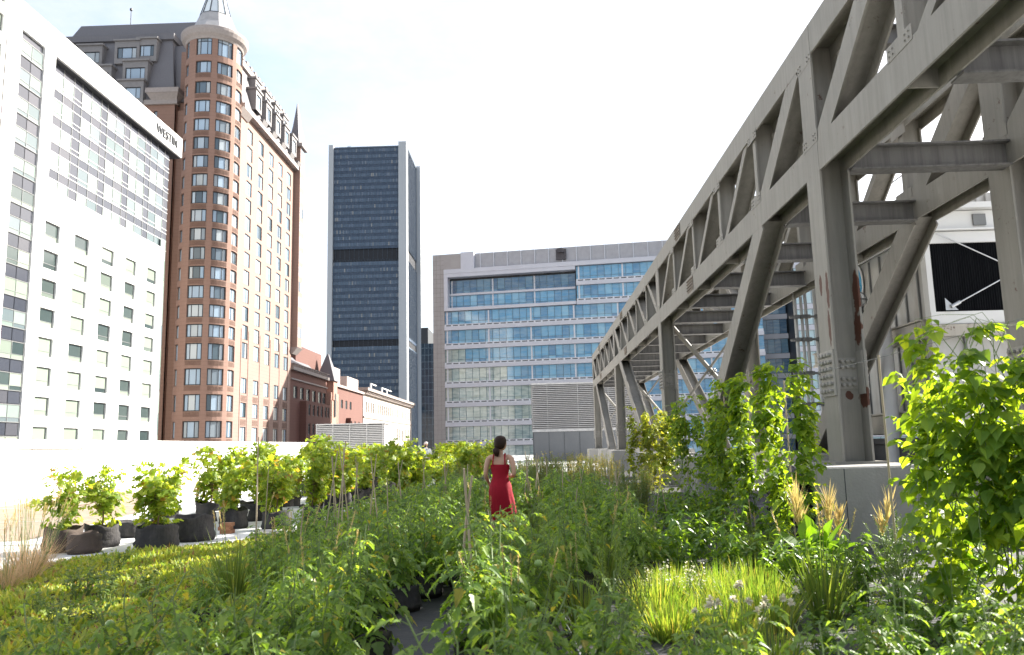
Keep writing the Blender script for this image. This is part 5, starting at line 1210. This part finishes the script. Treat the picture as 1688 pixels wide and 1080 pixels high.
def hand(J, E, wrist, d, side, r=.0075):
    """palm, four unequal fingers and a thumb, slightly curled"""
    d = Vector(d).normalized(); s = Vector(side).normalized(); n = d.cross(s); w = Vector(J[wrist][:3])
    p = w+d*.05; J.append((*p, .034, .018)); a = len(J)-1; E.append((wrist, a))
    for k, (o, l) in enumerate(((-.027,.07),(-.009,.08),(.009,.076),(.027,.06))):
        q = p+d*.04+s*o; J.append((*q, r)); E.append((a, len(J)-1)); q2 = q+d*l*.5+n*.012; J.append((*q2, r*.9)); E.append((len(J)-2, len(J)-1)); q3 = q2+d*l*.35+n*.03; J.append((*q3, r*.75)); E.append((len(J)-2, len(J)-1))
    q = w+d*.03-s*.04; J.append((*q, r*1.1)); E.append((wrist, len(J)-1)); q = q+d*.035-s*.015+n*.015; J.append((*q, r)); E.append((len(J)-2, len(J)-1))
def head_mesh(mb, c, s=1.):
    x, y, z = c
    rings(mb, [(x,y+.02*s,z-.105*s,.030*s,.034*s),(x,y+.022*s,z-.085*s,.050*s,.060*s),(x,y+.015*s,z-.04*s,.066*s,.082*s),(x,y+.006*s,z,.073*s,.092*s),(x,y,z+.05*s,.072*s,.093*s),(x,y-.004*s,z+.09*s,.055*s,.072*s),(x,y-.005*s,z+.112*s,.02*s,.028*s)], 20)
    mb.loft([[(x+w*math.cos(a), y+.085*s+dd, z-.03*s+h*math.sin(a)-.0) for a in [2*math.pi*i/8 for i in range(8)]] for w, h, dd in ((.017*s,.028*s,0),(.012*s,.018*s,.016*s),(.005*s,.007*s,.026*s))])     # nose
    for sg in (-1, 1):
        mb.loft([[(x+sg*(.068+.012*q)*s, y-.008*s+e*.018*s*math.cos(a), z-.015*s+e*.03*s*math.sin(a)) for a in [2*math.pi*i/8 for i in range(8)]] for q, e in ((0,.9),(.6,1.1),(1,.8))])   # ears
def woman():
    t = thing('person', 'woman in a red strap dress with her dark hair tied low, seen from behind', 'person', (-.52,12.3,0), R(-8))
    J = [(0,0,.93,.125,.10),(0,0,1.10,.105,.082),(0,.0,1.25,.125,.088),(0,-.005,1.36,.10,.07),(.005,.0,1.43,.05,.05),(.008,.012,1.50,.046,.048)]
    E = [(0,1),(1,2),(2,3),(3,4),(4,5)]
    def chain(a, pts):
        for p in pts: J.append(p); E.append((a, len(J)-1)); a = len(J)-1
        return a
    l = chain(3, [(-.125,-.005,1.385,.052,.05),(-.178,-.008,1.355,.047,.05),(-.212,-.03,1.22,.037,.04),(-.225,-.03,1.11,.032,.033),(-.212,.05,1.03,.029,.029),(-.198,.12,.985,.021,.025)]); hand(J, E, l, (.1,.6,-.6), (0,.6,.6))
    l = chain(3, [(.125,-.005,1.385,.052,.05),(.178,-.008,1.355,.047,.05),(.213,-.045,1.22,.037,.04),(.222,-.05,1.11,.032,.033),(.19,.06,1.085,.029,.029),(.15,.16,1.09,.021,.025)]); hand(J, E, l, (-.4,.8,.1), (.3,.1,.9))
    for s in (-1, 1): chain(0, [(s*.085,0,.86,.092,.095),(s*.095,.02 if s > 0 else -.02,.66,.075,.08),(s*.095,.04 if s > 0 else -.02,.47,.055,.058),(s*.095,.0 if s > 0 else -.08,.28,.05,.055),(s*.095,-.02 if s > 0 else -.14,.09,.034,.038),(s*.10,.06 if s > 0 else -.06,.045,.034,.03),(s*.10,.14 if s > 0 else .02,.03,.03,.022)])
    b = skin_body('body', J, E, SKIN, t)
    hm = MB(); head_mesh(hm, (.012,.015,1.585)); PV = Vector((.012,.0,1.5)); RT = Matrix.Translation(PV) @ Euler((R(4), R(5), R(-24))).to_matrix().to_4x4() @ Matrix.Translation(-PV)
    h = hm.build('head', SKIN, b, smooth=True); h.data.transform(RT)
    hr = MB(); hair = M('hair_brown', (.026,.012,.008), .6, .35, 30, stretch=(3,3,.4), spec=.2); x, y, z = .012,.0,1.59
    rings(hr, [(x,y-.035,z-.085,.055,.05),(x,y-.03,z-.055,.083,.075),(x,y-.018,z,.093,.095),(x,y-.012,z+.05,.091,.098),(x,y-.008,z+.085,.074,.084),(x,y-.006,z+.108,.042,.05),(x,y-.006,z+.116,.006,.008)], 22, .02, 9)
    rings(hr, [(x-.012,y-.085,z-.06,.028,.024),(x-.012,y-.105,z-.085,.05,.042),(x-.01,y-.11,z-.12,.055,.045),(x-.004,y-.105,z-.155,.045,.036),(x+.004,y-.095,z-.185,.02,.018),(x+.01,y-.09,z-.2,.004,.004)], 14, .05, 5)
    random.seed(31)
    for k in range(9): a = ru(0, 6.28); hr.tube([(x+.03*math.cos(a), y-.095+.02*math.sin(a), z-.14), (x+.03*math.cos(a)+ru(-.02,.02), y-.09+ru(-.02,.02), z-.19), (x+ru(-.05,.05), y-.085+ru(-.02,.02), z-ru(.17,.2))], [.006,.004,.001], 4)
    hr.build('hair', hair, t, smooth=True).data.transform(RT)
    red = M('dress_red', (.27,.004,.016), .7, .12, 7, bmp=.25, bscale=14, spec=.2)
    d = MB(); n = 30
    prof = [(0,.0,1.265,.150,.104),(0,.0,1.24,.15,.106),(0,0,1.18,.137,.103),(0,0,1.10,.122,.098),(0,0,1.04,.133,.108),(0,-.005,.95,.168,.137),(0,-.01,.85,.182,.150),(.008,-.005,.79,.186,.152),(.014,-.005,.74,.19,.152),(.024,0,.66,.195,.155),(.036,0,.58,.193,.155),(.055,.005,.48,.196,.16),(.075,.01,.40,.20,.165),(.085,.01,.34,.205,.168)]
    n = 48; R8 = []
    for q, (cx, cy, z, rx, ry) in enumerate(prof):
        f = max(0, (q-4)/(len(prof)-5)); ring = []
        for a in [2*math.pi*i/n for i in range(n)]:
            k = 1+f*(.055*math.sin(7*a+1+z*1.5)+.04*math.sin(13*a-2*z)+.02*math.sin(19*a+3))+.012*math.sin(5*a+z*40)*(1-f)
            ring.append((cx+rx*k*math.cos(a), cy+ry*k*math.sin(a), z+.03*f*math.sin(2*a+.5)))
        R8.append(ring)
    d.loft(R8)
    sm = MB()
    o = d.build('dress', red, t, smooth=True)
    s = MB()
    for sg in (-1, 1): s.tube([(sg*.095,-.1,1.25),(sg*.09,-.09,1.36),(sg*.085,-.05,1.425),(sg*.083,.0,1.428),(sg*.085,.06,1.39),(sg*.09,.098,1.3)], .0105, 6)
    s.build('strap', red, o)
woman()
def man():
    t = thing('person', 'distant man in a white shirt and pale cap with a dark strap across his chest', 'person', (-5.1,38,0), R(155))
    J = [(0,0,.98,.14,.11),(0,0,1.15,.14,.11),(0,0,1.32,.155,.11),(0,0,1.44,.11,.08),(0,0,1.52,.055,.055),(0,.01,1.6,.05,.05)]; E = [(0,1),(1,2),(2,3),(3,4),(4,5)]
    def chain(a, pts):
        for p in pts: J.append(p); E.append((a, len(J)-1)); a = len(J)-1
        return a
    for s in (-1, 1):
        l = chain(3, [(s*.19,0,1.44,.055),(s*.25,.0,1.2,.042),(s*.22,.12,1.02,.035),(s*.14,.24,1.05,.026)]); hand(J, E, l, (-s*.6,.6,0), (0,0,1))
        chain(0, [(s*.095,0,.9,.095),(s*.1,.02,.5,.06),(s*.1,-.02,.1,.04),(s*.11,.12,.04,.035)])
    b = skin_body('body', J, E, SKIN, t)
    hm = MB(); head_mesh(hm, (0,.01,1.68), 1.02); hm.build('head', SKIN, b, smooth=True)
    bd = MB(); rings(bd, [(0,.05,1.565,.035,.045),(0,.055,1.59,.055,.06),(0,.05,1.625,.066,.062),(0,.04,1.65,.07,.055)], 16); bd.build('beard', M('beard_dark', (.04,.025,.018), .8), t, smooth=True)
    s = MB(); rings(s, [(0,0,.9,.19,.145),(0,0,1.05,.185,.145),(0,0,1.25,.195,.145),(0,0,1.4,.20,.125),(0,0,1.48,.13,.085),(0,0,1.53,.07,.065)], 20, .04, 7)
    for sg in (-1, 1): s.tube([(sg*.15,0,1.44),(sg*.215,0,1.36),(sg*.255,.01,1.18)], [.085,.08,.07], 12)
    s.build('shirt', M('shirt_white', (.78,.78,.78), .8, .05, 5), t, smooth=True)
    p = MB(); 
    for sg in (-1, 1): p.tube([(sg*.07,0,.95),(sg*.1,.01,.5),(sg*.1,-.01,.1)], [.12,.085,.07], 14)
    p.build('trousers', M('trousers_dark', (.05,.055,.07), .8), t, smooth=True)
    c = MB(); rings(c, [(0,0,1.715,.083,.103),(0,0,1.75,.083,.103),(0,-.005,1.79,.068,.085),(0,-.005,1.812,.02,.03)], 18); c.hexa([(-.06,.08,1.715),(.06,.08,1.715),(.045,.175,1.70),(-.045,.175,1.70),(-.06,.08,1.728),(.06,.08,1.728),(.045,.175,1.712),(-.045,.175,1.712)]); c.build('cap', M('cap_pale', (.72,.62,.60), .8), t, smooth=True)
    k = MB(); k.tube([(-.1,.06,1.49),(-.03,.13,1.36),(.06,.152,1.2),(.15,.12,1.05)], .016, 6); k.build('strap', MT['frame_dark'], t)
man()

# ------------------------------------------------------------------ daylight
SUN_AZ, SUN_EL = R(33), R(31)          # azimuth from +x towards +y
def daylight():
    d = Vector((math.cos(SUN_EL)*math.cos(SUN_AZ), math.cos(SUN_EL)*math.sin(SUN_AZ), math.sin(SUN_EL)))
    l = bpy.data.lights.new('sun', 'SUN'); l.energy = 5.0; l.angle = R(.5); l.color = (1.0,.95,.87)
    o = bpy.data.objects.new('sun', l); COL.objects.link(o); o.rotation_euler = d.to_track_quat('Z', 'Y').to_euler(); o.location = (60, 40, 60)
    w = bpy.data.worlds.new('World'); S.world = w; w.use_nodes = True; t = w.node_tree; N = t.nodes; L = t.links
    sky = N.new('ShaderNodeTexSky'); sky.sky_type = 'NISHITA'; sky.sun_disc = False; sky.sun_elevation = SUN_EL; sky.sun_rotation = R(90)-SUN_AZ
    sky.air_density = 1.0; sky.dust_density = 3.0; sky.ozone_density = 1.2; sky.altitude = 50
    tc = N.new('ShaderNodeTexCoord').outputs['Generated']
    n1 = noise(t, 2.2, 7, .62, tc, (1, 1, 2.2))
    f = ramp(t, n1, [(.38, .28), (.64, .97)])
    c = mixc(t, f, sky.outputs['Color'], CLOUD)
    bg = N['Background']; L.new(c, bg.inputs['Color']); bg.inputs['Strength'].default_value = .12
    S.view_settings.view_transform = 'Standard'; S.view_settings.look = 'None'; S.view_settings.gamma = 1; S.view_settings.exposure = 1.72
    S.cycles.max_bounces = 8; S.cycles.diffuse_bounces = 4; S.cycles.transmission_bounces = 6; S.cycles.caustics_reflective = False; S.cycles.caustics_refractive = False
CLOUD = (2.95, 3.0, 3.08)
daylight()
